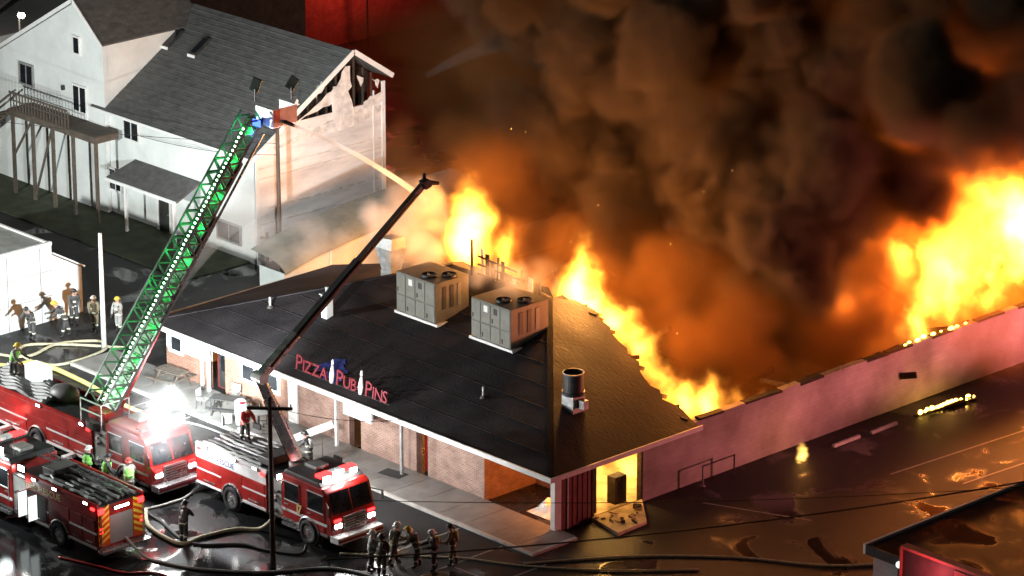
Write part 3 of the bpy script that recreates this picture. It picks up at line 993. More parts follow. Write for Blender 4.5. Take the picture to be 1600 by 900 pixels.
for z in (1.3, 2.6):
    wp(MB().boxb((-36.8, -9, z), (-36.785, .85, z + .03)), 'panel_joint', 'metal_grey')

# far red lit building and dark neighbours
BO = (-78, 60, 0)
fb = thing('brick_building', 'tall building glowing red behind the dark house roof', 'building', BO)
MB().boxb((-84, 42, 0), (-66, 70, 9)).obj('wall', 'brick_red', fb, False, BO)
MB().boxb((-84.2, 41.8, 9), (-65.8, 70.2, 9.3)).obj('parapet', 'metal_dark', fb, False, BO)
for i in range(4):
    MB().boxb((-65.98, 45 + i * 5, 5.2), (-65.93, 46.6 + i * 5, 7)).obj('window', 'glass_dark', fb, False, BO)
fl = thing('beacon_lamp', 'red warning lamp on a thin post by the brick building', 'lamp', (-64.2, 45.5, 0))
MB().cyl((0, 0, 0), (0, 0, 6.2), .06, .05, 8).obj('post', 'metal_dark', fl)
MB().cyl((0, 0, 6.2), (0, 0, 6.5), .14, .12, 12).obj('lens', 'lamp_red', fl)
lamp('added_red_glow', (.6, 0, 6.8), 1700, (1, .07, .05), .15, fl)  # lamp and post added to redden the brick wall
fo = (-75, 22, 0)
f2 = thing('far_house', 'dark low house with shingle roof beyond the cream gabled house', 'house', fo)
MB().boxb((-82, 18, 0), (-70, 30, 4)).obj('wall', 'white_siding', f2, False, fo)
slab([(-82.3, 17.6, 3.9), (-69.7, 17.6, 3.9), (-69.7, 24, 7), (-82.3, 24, 7)], .2).obj('roof', 'shingle', f2, False, fo)
slab([(-82.3, 24, 7), (-69.7, 24, 7), (-69.7, 30.4, 3.9), (-82.3, 30.4, 3.9)], .2).obj('roof', 'shingle', f2, False, fo)

# flat roofed shop by the street with standing water on its roof
SO = (20, 6, 0)
sh = thing('flat_roof_shop', 'low shop with puddled flat roof and pink lit fascia across the lot', 'building', SO)
def sp_(m, name, mat, parent=None):
    return m.obj(name, mat, parent or sh, False, SO)
sp_(MB().boxb((15.9, 2.3, 0), (40, 26, 3.3)), 'wall', 'block_paint')
sr = sp_(MB().boxb((15.7, 2.1, 3.3), (40, 26, 3.6)), 'roof', 'wet_roofing')
sp_(MB().boxb((15.6, 2.0, 3.3), (15.72, 26, 3.72)), 'roof_edge', 'white_trim', sr)
sp_(MB().boxb((15.72, 2.0, 3.3), (17.85, 2.1, 3.70)), 'roof_edge', 'metal_dark', sr)
fs_ = sp_(MB().boxb((17.9, 1.75, 1.6), (40, 2.0, 4.3)), 'fascia', 'roof_dark')
sp_(MB().boxb((17.84, 1.66, 4.3), (40, 2.06, 4.42)).boxb((17.8, 1.68, 1.7), (17.9, 2.05, 4.3)), 'fascia_trim', 'pink_lit_trim', fs_)
sp_(MB().boxb((17.95, 1.6, 2.2), (24, 1.66, 2.26)), 'added_red_tube', 'lamp_red', fs_)  # red tube added to light the fascia pink
lamp('added_fascia_glow', (19.5 - SO[0], .9 - SO[1], 3.6), 110, (1, .1, .12), .3, sh)
sp_(MB().boxb((20.6, 1.70, 1.7), (26, 1.75, 4.2)), 'sign_face', 'pink_lit_trim', fs_)
sp_(MB().cyl((17.6, 1.9, 0), (17.6, 1.9, 3.3), .05, .05, 8), 'lamp_post', 'metal_dark')
sp_(MB().sphere((17.6, 1.9, 3.45), .14), 'globe', 'soft_white_glow')

# ------------------------------------------------------------------ fire engines
def wheel(parent, x, y, r=.53, w=.32):
    s_ = 1 if y > 0 else -1
    t = MB()
    n = 26
    prof = [(-w / 2, .62), (-w / 2, .95), (-w * .38, 1.), (w * .38, 1.), (w / 2, .95), (w / 2, .62)]
    pts, fs = [], []
    for i in range(n):
        a = 2 * math.pi * i / n
        pts += [(x + math.cos(a) * r * k, y + d, r + math.sin(a) * r * k) for (d, k) in prof]
    m = len(prof)
    for i in range(n):
        for j in range(m):
            fs.append((i * m + j, i * m + (j + 1) % m, ((i + 1) % n) * m + (j + 1) % m, ((i + 1) % n) * m + j))
    o = t.add(pts, fs).obj('wheel', 'tyre', parent, True)
    rim = MB().cyl((x, y - w * .2 * s_, r), (x, y + w * .36 * s_, r), r * .63, r * .6, 20).cyl((x, y + w * .36 * s_, r), (x, y + w * .55 * s_, r), r * .25, r * .2, 12)
    for k in range(8):
        a = 2 * math.pi * k / 8
        rim.cyl((x + math.cos(a) * r * .42, y + w * .36 * s_, r + math.sin(a) * r * .42), (x + math.cos(a) * r * .42, y + w * .44 * s_, r + math.sin(a) * r * .42), .04, .03, 6)
    rim.obj('rim', 'metal_bright', o)
    return o

def fire_engine(name, label, loc, rz, L, cab_c, roof_c, low_c, up_c, rear_x, front_x, body_h=2.35, lights=True, open_doors=False, chevron=False, hosebed=True):
    t = thing(name, label, 'fire engine', loc, rz, 'fire engines in the parking lot')
    H = L / 2
    W = 1.24
    c0 = H - 3.3
    MB().boxb((-H + .1, -W + .15, .45), (H - .3, W - .15, .8)).obj('chassis', 'chassis', t)
    # cab
    side = [(c0, .62), (H - .25, .62), (H - .02, .75), (H, 1.45), (H - .12, 1.6), (H - .4, 2.55), (H - .62, 2.72), (c0, 2.74)]
    cab = MB().prism(side, -W, W, 'y').obj('cab', cab_c, t, bevel=.05)
    MB().prism([(c0 + .05, 2.72), (H - .75, 2.72), (H - .95, 2.9), (c0 + .2, 2.92)], -W + .06, W - .06, 'y').obj('cab_roof', roof_c, t, bevel=.04)
    ws = MB().add([(H - .10, -W + .14, 1.64), (H - .10, W - .14, 1.64), (H - .385, W - .17, 2.53), (H - .385, -W + .17, 2.53)], [(0, 1, 2, 3)])
    o = ws.obj('windshield', 'glass_dark', cab)
    o.location.x = .012
    MB().beam((H - .085, 0, 1.64), (H - .37, 0, 2.53), .06, .03).obj('windshield_bar', cab_c, cab)
    for s_ in (-1, 1):
        y = W * s_
        for (x0, x1) in ((c0 + .25, c0 + 1.15), (c0 + 1.75, H - .55)):
            d = MB().boxb((x0 - .08, y, .78), (x1 + .08, y + .025 * s_, 2.52)).obj('cab_door', cab_c, t, bevel=.012)
            MB().boxb((x0, y + .026 * s_, 1.62), (x1, y + .034 * s_, 2.42)).obj('window', 'glass_dark', d)
            for (za, zb) in ((1.58, 1.63), (2.42, 2.46)):
                MB().boxb((x0 - .02, y + .028 * s_, za), (x1 + .02, y + .05 * s_, zb)).obj('window_trim', 'engine_white', d)
            MB().box((x0 + .12, y + .05 * s_, 1.42), (.22, .04, .05)).obj('handle', 'metal_bright', d)
        MB().boxb((c0, y, 1.08), (H - .3, y + .03 * s_, 1.2)).obj('stripe', 'engine_white', t)
        MB().beam((H - .35, (W + .02) * s_, 2.2), (H + .1, (W + .25) * s_, 2.15), .04).box((H + .1, (W + .27) * s_, 1.95), (.1, .06, .42)).obj('mirror', 'metal_dark', t)
        MB().boxb((c0 + .1, y - .05 * s_, .42), (c0 + 1.3, y + .1 * s_, .55)).obj('cab_step', 'metal_bright', t)
    # nose
    MB().boxb((H - .02, -.62, .85), (H + .05, .62, 1.5)).obj('grille', 'metal_bright', t)
    for k in range(5):
        MB().boxb((H + .05, -.56, .9 + k * .12), (H + .07, .56, .94 + k * .12)).obj('grille_bar', 'metal_dark', t)
    MB().boxb((H - .1, -W - .03, .48), (H + .45, W + .03, .78)).obj('bumper', 'engine_white' if up_c == 'engine_white' else 'metal_bright', t, bevel=.03)
    MB().boxb((H + .455, -W, .56), (H + .46, W, .68)).obj('bumper_stripe', 'red_letter', t)
    for s_ in (-1, 1):
        h = MB().boxb((H - .01, s_ * .7, 1.0), (H + .05, s_ * 1.14, 1.32)).obj('headlight', 'metal_bright', t)
        MB().cyl((H + .05, s_ * .82, 1.16), (H + .075, s_ * .82, 1.16), .1, .1, 14).cyl((H + .05, s_ * 1.03, 1.16), (H + .075, s_ * 1.03, 1.16), .09, .09, 14).obj('bulb', 'lamp_head' if lights else 'white_gloss', h)
        MB().boxb((H + .0, s_ * .75, 1.36), (H + .05, s_ * 1.12, 1.46)).obj('marker_light', 'lamp_red', t)
    lb = MB().boxb((H - 1.35, -1.05, 2.92), (H - .95, 1.05, 3.02)).obj('light_bar', 'metal_dark', t)
    for k in range(6):
        MB().boxb((H - 1.33, -1.0 + k * .34, 3.02), (H - .97, -.72 + k * .34, 3.15)).obj('beacon', 'lamp_red' if k not in (2, 3) else 'white_gloss', lb)
    MB().boxb((c0 + .5, -.35, 2.92), (c0 + 1.3, .35, 3.08)).obj('roof_hatch', 'metal_grey', t, bevel=.03)
    MB().cyl((c0 + .35, .8, 2.9), (c0 + .3, .85, 3.9), .012, .006, 6).obj('antenna', 'metal_dark', t)
    for s_ in (-1, 1):
        MB().tube([(c0 + .16, s_ * (W + .03), 1.0), (c0 + .13, s_ * (W + .09), 1.1), (c0 + .13, s_ * (W + .09), 2.3), (c0 + .16, s_ * (W + .03), 2.4)], .02, 6).obj('grab_bar', 'metal_bright', t)
        MB().boxb((c0, s_ * W, .62), (H - .3, s_ * (W + .02), .74)).obj('tread_plate', 'metal_bright', t)
    # pump panel
    pp = MB().boxb((c0 - .95, -W + .06, .6), (c0 - .04, W - .06, 2.3)).obj('pump_panel', 'metal_grey', t)
    rpn = random.Random(len(name) + int(L * 10))
    for s_ in (-1, 1):
        for i in range(7):
            px, pz = c0 - .85 + rpn.random() * .7, .8 + rpn.random() * 1.3
            MB().cyl((px, s_ * (W - .06), pz), (px, s_ * (W + .03), pz), .07, .06, 10).obj('gauge', 'white_gloss' if i % 2 else 'metal_dark', pp)
        MB().cyl((c0 - .5, s_ * (W - .06), .85), (c0 - .5, s_ * (W + .2), .82), .12, .13, 14).obj('intake', 'metal_bright', pp)
    MB().boxb((c0 - .95, -W + .05, 2.3), (c0 - .04, W - .05, 2.36)).obj('pump_deck', 'metal_dark', t)
    # body
    b1 = c0 - 1.0
    body = MB().boxb((-H, -W, .6), (b1, W, body_h)).obj('body', low_c, t, bevel=.02)
    MB().boxb((-H + .02, -W - .015, body_h - .52), (b1 - .02, W + .015, body_h - .02)).obj('upper_band', up_c, t)
    MB().boxb((-H, -W, body_h), (b1, -W + .1, body_h + .16)).boxb((-H, W - .1, body_h), (b1, W, body_h + .16)).obj('bed_wall', up_c, t)
    MB().boxb((-H + .05, -W + .1, body_h + .005), (b1, W - .1, body_h + .03)).obj('bed_floor', 'engine_black', t)
    for s_ in (-1, 1):
        y = W * s_
        xa = -H + .12
        xs_ = [xa, rear_x - .75, rear_x + .75, b1 - .1]
        for k in (0, 2):
            x0, x1 = xs_[k], xs_[k + 1]
            if x1 - x0 < .4:
                continue
            n = 1 if x1 - x0 < 1.6 else 2
            for q in range(n):
                u0, u1 = x0 + (x1 - x0) * q / n + .04, x0 + (x1 - x0) * (q + 1) / n - .04
                d = MB().boxb((u0, y, .78), (u1, y + .02 * s_, body_h - .58)).obj('compartment_door', low_c if not open_doors else 'fire_red_dark', t, bevel=.01)
                MB().box(((u0 + u1) / 2, y + .035 * s_, .86), ((u1 - u0) * .5, .03, .05)).obj('handle', 'metal_bright', d)
        MB().boxb((rear_x - .7, y, 1.35), (rear_x + .7, y + .02 * s_, body_h - .58)).obj('compartment_door', low_c, t, bevel=.01)
        for (xa, xb) in ((-H + .04, rear_x - .72), (rear_x + .72, b1 - .04)):
            MB().boxb((xa, y, .62), (xb, y + .045 * s_, .72)).obj('rub_rail', 'engine_white', t)
            MB().boxb((xa, y, 1.28), (xb, y + .028 * s_, 1.36)).obj('stripe', 'engine_white', t)
        for ax in (rear_x, front_x):
            arc = MB()
            pa = [(ax + math.cos(a) * .66, y + .02 * s_, .53 + math.sin(a) * .66) for a in [math.pi * i / 14 for i in range(15)]]
            arc.tube(pa, .045, 6).obj('fender', 'metal_bright', t)
            MB().cyl((ax, y - .28 * s_, .53), (ax, y + .022 * s_, .53), .64, .64, 22).obj('wheel_well', 'chassis', t)
            wheel(t, ax, y - .06 * s_)
        for x in (-H + .7, rear_x + .2, b1 - .7):
            q = MB().boxb((x - .16, y + .016 * s_, body_h + .0), (x + .16, y + .07 * s_, body_h + .13)).obj('side_light', 'metal_dark', t)
            MB().boxb((x - .13, y + .07 * s_, body_h + .02), (x + .13, y + .078 * s_, body_h + .11)).obj('lens', 'lamp_head', q)
        for x in (-H + .25, b1 - .25):
            MB().boxb((x - .12, y + .016 * s_, body_h - .14), (x + .12, y + .06 * s_, body_h - .03)).obj('warning_light', 'lamp_red', t)
    # tail
    MB().boxb((-H - .4, -W, .5), (-H, W, .62)).obj('tailboard', 'metal_bright', t)
    for s_ in (-1, 1):
        tl = MB().boxb((-H - .03, s_ * .95, 1.05), (-H, s_ * 1.17, 1.6)).obj('tail_light_cluster', 'metal_bright', t)
        MB().boxb((-H - .05, s_ * .98, 1.33), (-H - .03, s_ * 1.14, 1.57)).obj('tail_light', 'lamp_red', tl)
        MB().cyl((-H - .1, s_ * 1.1, .7), (-H - .1, s_ * 1.1, 2.2), .025, .025, 8).obj('grab_rail', 'metal_bright', t)
        MB().boxb((-H - .06, s_ * .9, body_h - .3), (-H, s_ * 1.2, body_h - .08)).obj('warning_light', 'lamp_red', t)
    MB().boxb((-H - .03, -.6, .75), (-H, .6, 2.0)).obj('rear_door', 'shutter', t)
    if hosebed:
        rz_ = random.Random(7)
        for k in range(7):
            y = -.9 + k * .3
            pa = [(-H + .2 + i * .35, y + rz_.uniform(-.06, .06), body_h + .1 + rz_.uniform(-.02, .05)) for i in range(int((b1 + H - .4) / .35))]
            MB().tube(pa, .08, 6).obj('folded_hose', ('hose_grey', 'hose_black', 'roof_dark')[k % 3], t)
        MB().boxb((b1 - 1.2, -.7, body_h + .05), (b1 - .4, .6, body_h + .42)).obj('equipment_box', 'roof_dark', t, bevel=.03)
    return t, H, W, c0, b1, body_h

# engine 17 with the articulated water boom
eng, H, W, c0, b1, bh = fire_engine('fire_engine', 'red and white fire engine numbered 17 carrying the folding water boom', (-9.45, -7.2, 0), 0, 9.1, 'fire_red', 'roof_dark', 'fire_red', 'engine_white', -2.1, 3.05, 2.35)
put_text('17', 'number', 'gold', eng, (c0 + .95, -W - .05, 1.18), (1, 0, 0), (0, 0, 1), .6, .006, .012)
put_text('FIRE RESCUE', 'letter', 'blue_mottled', eng, (-3.9, -W - .017, bh - .42), (1, 0, 0), (0, 0, 1), .34, .003, .004)
MB().cyl((.75, .1, 2.3), (.75, .1, 2.75), .42, .36, 20).obj('boom_pedestal', 'metal_grey', eng)
bs0, bs1, bs2 = Vector((.75, .1, 2.8)), Vector((-.45, -.9, 6.5)), Vector((-.55, 8.6, 13.0))
lo_ = MB().beam(bs0, bs1, .42, .5, .34, .4).obj('lower_boom', 'metal_bright', eng, bevel=.03)
MB().beam(bs0 + Vector((-.4, -.1, 0)), bs0.lerp(bs1, .7) + Vector((-.3, -.1, 0)), .12).obj('lift_cylinder', 'metal_dark', lo_)
MB().cyl(bs1 + Vector((-.3, 0, 0)), bs1 + Vector((.3, 0, 0)), .26, .26, 16).obj('elbow_joint', 'metal_grey', eng)
m1, m2 = bs1.lerp(bs2, .22), bs1.lerp(bs2, .6)
ub = MB().beam(bs1, m1, .36, .42, .32, .36).obj('upper_boom', 'metal_bright', eng, bevel=.02)
MB().beam(m1, m2, .3, .34).obj('boom_section', 'metal_dark', ub)
MB().beam(m2, bs2, .23, .26).obj('boom_section', 'metal_dark', ub)
MB().tube([bs1.lerp(bs2, .05 + .9 * i / 10) + Vector((.2, 0, .05 + .03 * (i % 2))) for i in range(11)], .045, 6).obj('water_pipe', 'metal_dark', ub)
MB().beam(bs2, bs2 + Vector((.05, .3, .12)), .42, .36).cyl(bs2 + Vector((0, .2, .1)), bs2 + Vector((.1, .85, -.05)), .14, .08, 10).cyl(bs2 + Vector((0, .1, .1)), bs2 + Vector((-.1, .2, .5)), .08, .08, 8).obj('nozzle', 'metal_dark', ub)
lamp('headlight_beam', (H + .5, -.9, 1.2), 130, (1, .97, .9), .1, eng, 'SPOT', (R(78), 0, R(-90)), R(110))
lamp('headlight_beam', (H + .5, .9, 1.2), 130, (1, .97, .9), .1, eng, 'SPOT', (R(78), 0, R(-90)), R(110))
for (x, y, z) in ((H - .95, -.75, 2.98), (H - .95, .75, 2.98), (1.0, -1.1, 2.45)):
    q = MB().box((x, y, z), (.1, .42, .26)).obj('scene_light', 'metal_dark', eng)
    MB().box((x + .055, y, z), (.012, .38, .22)).obj('lens', 'lamp_white', q)
lamp('scene_beam', (H - .6, 0, 3.1), 300, (.95, .98, 1), .2, eng)
for x in (-3.2, 2.2):
    q = MB().box((x, W - .1, 2.95), (.5, .1, .26)).obj('side_floodlight', 'metal_dark', eng)
    MB().box((x, W - .04, 2.95), (.45, .012, .22)).obj('lens', 'lamp_white', q)
    q = lamp('side_flood', (x, W + .1, 2.95), 1500, (.97, .98, 1), .2, eng, 'SPOT', spot=R(130))
    aim(q, (x, 8, 0))

# engine with open white compartments and chevron tail
eng2, H, W, c0, b1, bh = fire_engine('fire_engine', 'red fire engine with yellow and red striped tail and gold lettering', (-15.4, -15.1, 0), R(180), 9.3, 'fire_red_dark', 'engine_black', 'fire_red_dark', 'fire_red', -2.0, 3.1, 2.5, open_doors=True, chevron=True)
put_text('FIRE RESCUE', 'letter', 'gold', eng2, (.28, W + .02, bh - .42), (-1, 0, 0), (0, 0, 1), .42, .003, .004)
for s_ in (-1, 1):
    pnl = MB().boxb((-H - .045, s_ * .62, .72), (-H - .03, s_ * 1.22, 2.4)).obj('chevron_panel', 'orange_red', eng2)
    for k in range(6):
        z = .78 + k * .27
        MB().add([(-H - .052, s_ * .64, z + .3 * (1 - 0)), (-H - .052, s_ * 1.2, z), (-H - .052, s_ * 1.2, z + .13), (-H - .052, s_ * .64, z + .43)], [(0, 1, 2, 3)]).obj('chevron_stripe', 'yellow_stripe', pnl)
for (x, w) in ((-.4, .62), (-1.12, .62)):
    MB().boxb((x, W + .03, .8), (x + w, W + .045, 1.95)).obj('open_compartment', 'chassis', eng2)
    q = MB().box((x + w, W + .3, 1.38), (.035, .52, 1.2)).obj('open_door', 'fire_red_dark', eng2)
    MB().box((x + w - .022, W + .3, 1.38), (.008, .46, 1.12)).obj('glowing_liner', 'soft_white_glow', q)  # brightness of the white lining put in as its own glow
lad2 = MB()
for y in (-.62, -.2):
    lad2.beam((-H + .2, y, bh + .34), (1.2, y, bh + .34), .06, .09)
o = lad2.obj('ground_ladder', 'metal_bright', eng2)
for k in range(14):
    MB().beam((-H + .4 + k * .38, -.62, bh + .34), (-H + .4 + k * .38, -.2, bh + .34), .035).obj('rung', 'metal_bright', o)
lamp('tail_glow', (-H - .8, .6, 1.9), 10, (1, .06, .03), .15, eng2)
q = MB().box((-H - .05, 0, 2.32), (.08, .8, .12)).obj('work_light', 'metal_dark', eng2)
MB().box((-H - .095, 0, 2.32), (.01, .75, .1)).obj('lens', 'lamp_head', q)
lamp('work_glow', (-H - 1.3, 0, 2.6), 70, (1, .95, .88), .2, eng2)
lamp('cabinet_glow', (.9, W + .8, 1.6), 40, (.9, 1, 1), .3, eng2)
for (x, y, z) in ((2.6, .8, 2.98), (1.0, .9, 2.6)):
    q = MB().box((x, y, z), (.42, .12, .28)).obj('scene_light', 'metal_dark', eng2)
    MB().box((x, y + .065, z), (.38, .012, .24)).obj('lens', 'lamp_white', q)
lamp('scene_beam', (2.2, 1.6, 2.9), 260, (.92, 1, .98), .2, eng2)

# ladder truck
lt, H, W, c0, b1, bh = fire_engine('ladder_truck', 'long red ladder truck with raised green lit aerial ladder', (-21.4, -9.15, 0), 0, 13.6, 'fire_red', 'fire_red', 'fire_red', 'fire_red', -1.6, 4.9, 2.2, hosebed=False)
lt['category'] = 'ladder truck'
MB().cyl((2.5, -.4, 2.2), (2.5, -.4, 2.55), .95, .95, 28).obj('turntable', 'metal_dark', lt)
MB().boxb((1.9, -.95, 2.55), (3.1, .1, 3.0)).obj('turntable_console', 'fire_red', lt, bevel=.03)
for (x, y) in ((1.75, -1.25), (3.25, -1.25), (3.25, .3), (1.75, .3)):
    MB().cyl((x, y, 2.4), (x, y, 3.5), .03, .03, 8).obj('rail_post', 'engine_white', lt)
MB().beam((1.75, -1.25, 3.5), (3.25, -1.25, 3.5), .05).beam((1.75, -1.25, 3.0), (3.25, -1.25, 3.0), .05).beam((3.25, -1.25, 3.5), (3.25, .3, 3.5), .05).obj('guard_rail', 'engine_white', lt)
hb = MB()
for k in range(9):
    y = -1.0 + k * .24
    hb.tube([(-6.3 + i * .5, y, 2.35 + .12 * math.sin(i * 1.3 + k)) for i in range(11)], .13, 6)
hb.obj('hose_load', 'roof_dark', lt)
MB().sphere((-1.4, .2, 2.4), .55, (1.5, 1.2, .9), 14, 8).obj('covered_reel', 'roof_dark', lt, True)
MB().boxb((-4.4, .2, 2.2), (-3.2, .9, 3.1)).obj('glowing_white_box', 'soft_white_glow', lt, bevel=.03)  # glows by itself in place of a floodlit white surface
for s_ in (-1, 1):
    for x in (-3.6, 1.2):
        MB().boxb((x - .12, s_ * W, .55), (x + .12, s_ * (W + .7), .72)).boxb((x - .1, s_ * (W + .55), .06), (x + .1, s_ * (W + .7), .55)).boxb((x - .3, s_ * (W + .4), .0), (x + .3, s_ * (W + .85), .06)).obj('outrigger', 'engine_white', lt)
# aerial ladder in four sections
A0 = Vector((2.5, -.4, 3.0))
A1 = Vector((3.5, 8.1, 15.0))
dl, al, bl = MB().frame_of(A0, A1)
Ltot = (A1 - A0).length
secs = [(0.0, .42, 1.5, .46), (.3, .66, 1.34, .42), (.52, .84, 1.18, .38), (.74, .985, 1.04, .34)]
rung0 = MB().cyl((-.5, 0, 0), (.5, 0, 0), .04, .04, 6).obj('rung', 'lamp_green', lt)
rung0.hide_render = False
first = True
dot = MB().sphere((0, 0, 0), .055, (1, 1, 1), 8, 5)
dot0 = None
rotl = Matrix((al, dl, al.cross(dl))).transposed().to_euler()
for si, (t0, t1, w, hgt) in enumerate(secs):
    p0, p1 = A0 + dl * Ltot * t0 + bl * (.09 * si), A0 + dl * Ltot * t1 + bl * (.09 * si)
    sec = MB()
    for s_ in (-1, 1):
        sec.beam(p0 + al * s_ * w / 2, p1 + al * s_ * w / 2, .07, .12)
        sec.beam(p0 + al * s_ * w / 2 + bl * hgt * 1.6, p1 + al * s_ * w / 2 + bl * hgt * 1.6, .06, .06)
    so_ = sec.obj('ladder_section', 'ladder_metal', lt)
    n = int((p1 - p0).length / .62)
    for s_ in (-1, 1):
        lat = MB()
        for i in range(n):
            a = p0.lerp(p1, i / n) + al * s_ * w / 2
            b = p0.lerp(p1, (i + .5) / n) + al * s_ * w / 2 + bl * hgt * 1.6
            c = p0.lerp(p1, (i + 1) / n) + al * s_ * w / 2
            lat.beam(a, b, .075).beam(b, c, .075)
        lat.obj('lattice', 'ladder_metal', so_)
    MB().beam(p0 - bl * .06, p1 - bl * .06, w * .86, .02).obj('glow_catch_plate', 'green_lit_metal', so_)  # plate added under the rungs to catch the green glow
    nr = int((p1 - p0).length / .36)
    for i in range(nr):
        p = p0.lerp(p1, (i + .5) / nr)
        if first:
            rung0.location, rung0.rotation_euler, rung0.scale = p, rotl, (w, 1, 1)
            rung0.parent = so_
            first = False
        else:
            linked(rung0, 'rung', so_, p, rotl, (w, 1, 1))
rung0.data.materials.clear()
rung0.data.materials.append(MAT['green_lit_metal'])
nd = 64
for i in range(nd):
    p = A0 + dl * Ltot * (.02 + .93 * i / nd) + bl * (.18 + .05 * (i // 12)) - al * .22
    if dot0 is None:
        dot0 = dot.obj('led_lamp', 'lamp_green', lt)
        dot0.location = p
    else:
        linked(dot0, 'led_lamp', lt, p)
for i in range(9):
    p = A0 + dl * Ltot * (.06 + .88 * i / 8) + bl * .35
    lamp('led_glow', p, 55, (.02, 1, .16), .12, lt)
for s_ in (-1, 1):
    MB().beam(A0 + al * s_ * .3 - bl * .5 + dl * -.2, A0 + al * s_ * .3 - bl * .25 + dl * 5.2, .14).obj('lift_cylinder', 'fire_red_dark', lt)
MB().tube([A0 + dl * Ltot * (.05 + .9 * i / 12) + al * .62 - bl * .05 for i in range(13)], .06, 6).obj('water_pipe', 'metal_bright', lt)
MB().tube([A0 + dl * Ltot * (.05 + .9 * i / 12) - al * .55 - bl * .12 for i in range(13)], .04, 6).obj('hydraulic_line', 'hose_black', lt)
# bucket
B = A1 + Vector((.55, .3, .25))
bk = MB().boxb((B.x - .55, B.y - .68, B.z - .55), (B.x + .6, B.y + .68, B.z - .48))
bk = bk.obj('bucket_floor', 'metal_bright', lt)
MB().boxb((B.x - .55, B.y - .7, B.z - .48), (B.x + .6, B.y - .66, B.z + .3)).boxb((B.x + .6, B.y - .7, B.z - .48), (B.x + .64, B.y + .7, B.z + .3)).boxb((B.x - .55, B.y + .66, B.z - .48), (B.x + .6, B.y + .7, B.z + .3)).obj('bucket_wall', 'metal_grey', bk)
MB().boxb((B.x + .645, B.y - .6, B.z - .3), (B.x + .66, B.y - .3, B.z + .25)).obj('bucket_sign', 'orange_red', bk)
for (dx, dy, tl) in ((-.5, -.75, .35), (.4, .6, .55)):
    MB().beam((B.x + dx, B.y + dy, B.z + .5), (B.x + dx, B.y + dy, B.z + 1.05), .05).box((B.x + dx, B.y + dy + .05, B.z + 1.25), (.42, .1, .62), rz=.5, ry=tl).obj('shield_panel', 'metal_dark', bk)
MB().cyl((B.x + .5, B.y, B.z - .35), (B.x + 1.15, B.y + .1, B.z - .45), .11, .07, 10).obj('monitor_nozzle', 'metal_dark', bk)
MB().box((B.x - .2, B.y - .95, B.z - .4), (.5, .06, .3)).obj('bucket_lamp', 'lamp_blue', bk)
lamp('bucket_glow', (B.x - .1, B.y - 1.3, B.z - .8), 45, (.25, .45, 1), .2, lt)
MB().box((B.x - .3, B.y + .95, B.z - .2), (.5, .08, .3)).obj('bucket_floodlight', 'lamp_white', bk)
q = lamp('bucket_flood', (B.x - .3, B.y + 1.2, B.z - .2), 15000, (.9, .97, 1), .2, lt, 'SPOT', spot=R(46))
aim(q, (-11.5, 26.0, 4.0))
# flood lights on a mast over the cab
MB().cyl((6.3, -.2, 2.7), (6.3, -.2, 3.6), .07, .06, 10).obj('light_mast', 'metal_dark', lt)
for k, (y, z, yaw) in enumerate(((-.75, 3.45, -.9), (-.15, 3.5, -.7), (.45, 3.45, -.4))):
    q = MB().box((6.5, y, z), (.16, .6, .4), rz=yaw).obj('floodlight', 'metal_dark', lt)
    MB().box((6.5 + math.cos(yaw) * .09, y + math.sin(yaw) * .09, z), (.014, .56, .36), rz=yaw).obj('lens', 'lamp_white', q)
lamp('flood_beam', (7.0, -.9, 3.7), 1800, (.93, .97, 1), .35, lt)
q = lamp('flood_beam', (6.3, .9, 4.1), 40000, (.84, .95, 1), .3, lt, 'SPOT', spot=R(75))
aim(q, (-20.5, 22, 4))
q = lamp('flood_beam', (6.6, .9, 4.1), 1500, (.97, .98, 1), .3, lt, 'SPOT', spot=R(120))
aim(q, (3, 9, 0))
lamp('tail_glow', (-3, -1.7, 1.5), 25, (1, .08, .05), .2, lt)

# ------------------------------------------------------------------ poles and wires
def utility_pole(label, loc, h, arms, mat='pole_wood', r=.16):
    t = thing('utility_pole', label, 'pole', loc)
    MB().cyl((0, 0, 0), (0, 0, h), r, r * .72, 12).obj('shaft', mat, t, True)
    for (z, l, a) in arms:
        o = MB().box((0, 0, z), (l, .1, .12), rz=a).obj('crossarm', mat, t)
        for k in (-.46, -.2, .2, .46):
            MB().cyl((math.cos(a) * l * k, math.sin(a) * l * k, z + .06), (math.cos(a) * l * k, math.sin(a) * l * k, z + .2), .04, .03, 8).obj('insulator', 'metal_grey', o)
    return t
utility_pole('dark wooden utility pole with crossarm standing in front of the numbered engine', (-5.5, -11.2, 0), 7.6, ((7.1, 1.9, .75),), r=.12)
utility_pole('tall dark pole standing against the burnt gable wall', (-34.0, 13.1, 0), 8.2, (), r=.13)
utility_pole('pale bare pole beside the firefighters at the white garage', (-31.75, .07, 0), 5.9, (), 'pole_pale', .13)
t = thing('pole_stub', 'short leaning dark pole stub at the corner of the burnt house', 'pole', (-33.3, 11.7, 0))
MB().cyl((0, 0, 0), (.1, -.1, 3.0), .1, .08, 10).obj('shaft', 'pole_wood', t)
MB().box((.1, -.1, 2.7), (.7, .08, .1), rz=.6).obj('crossarm', 'pole_wood', t)

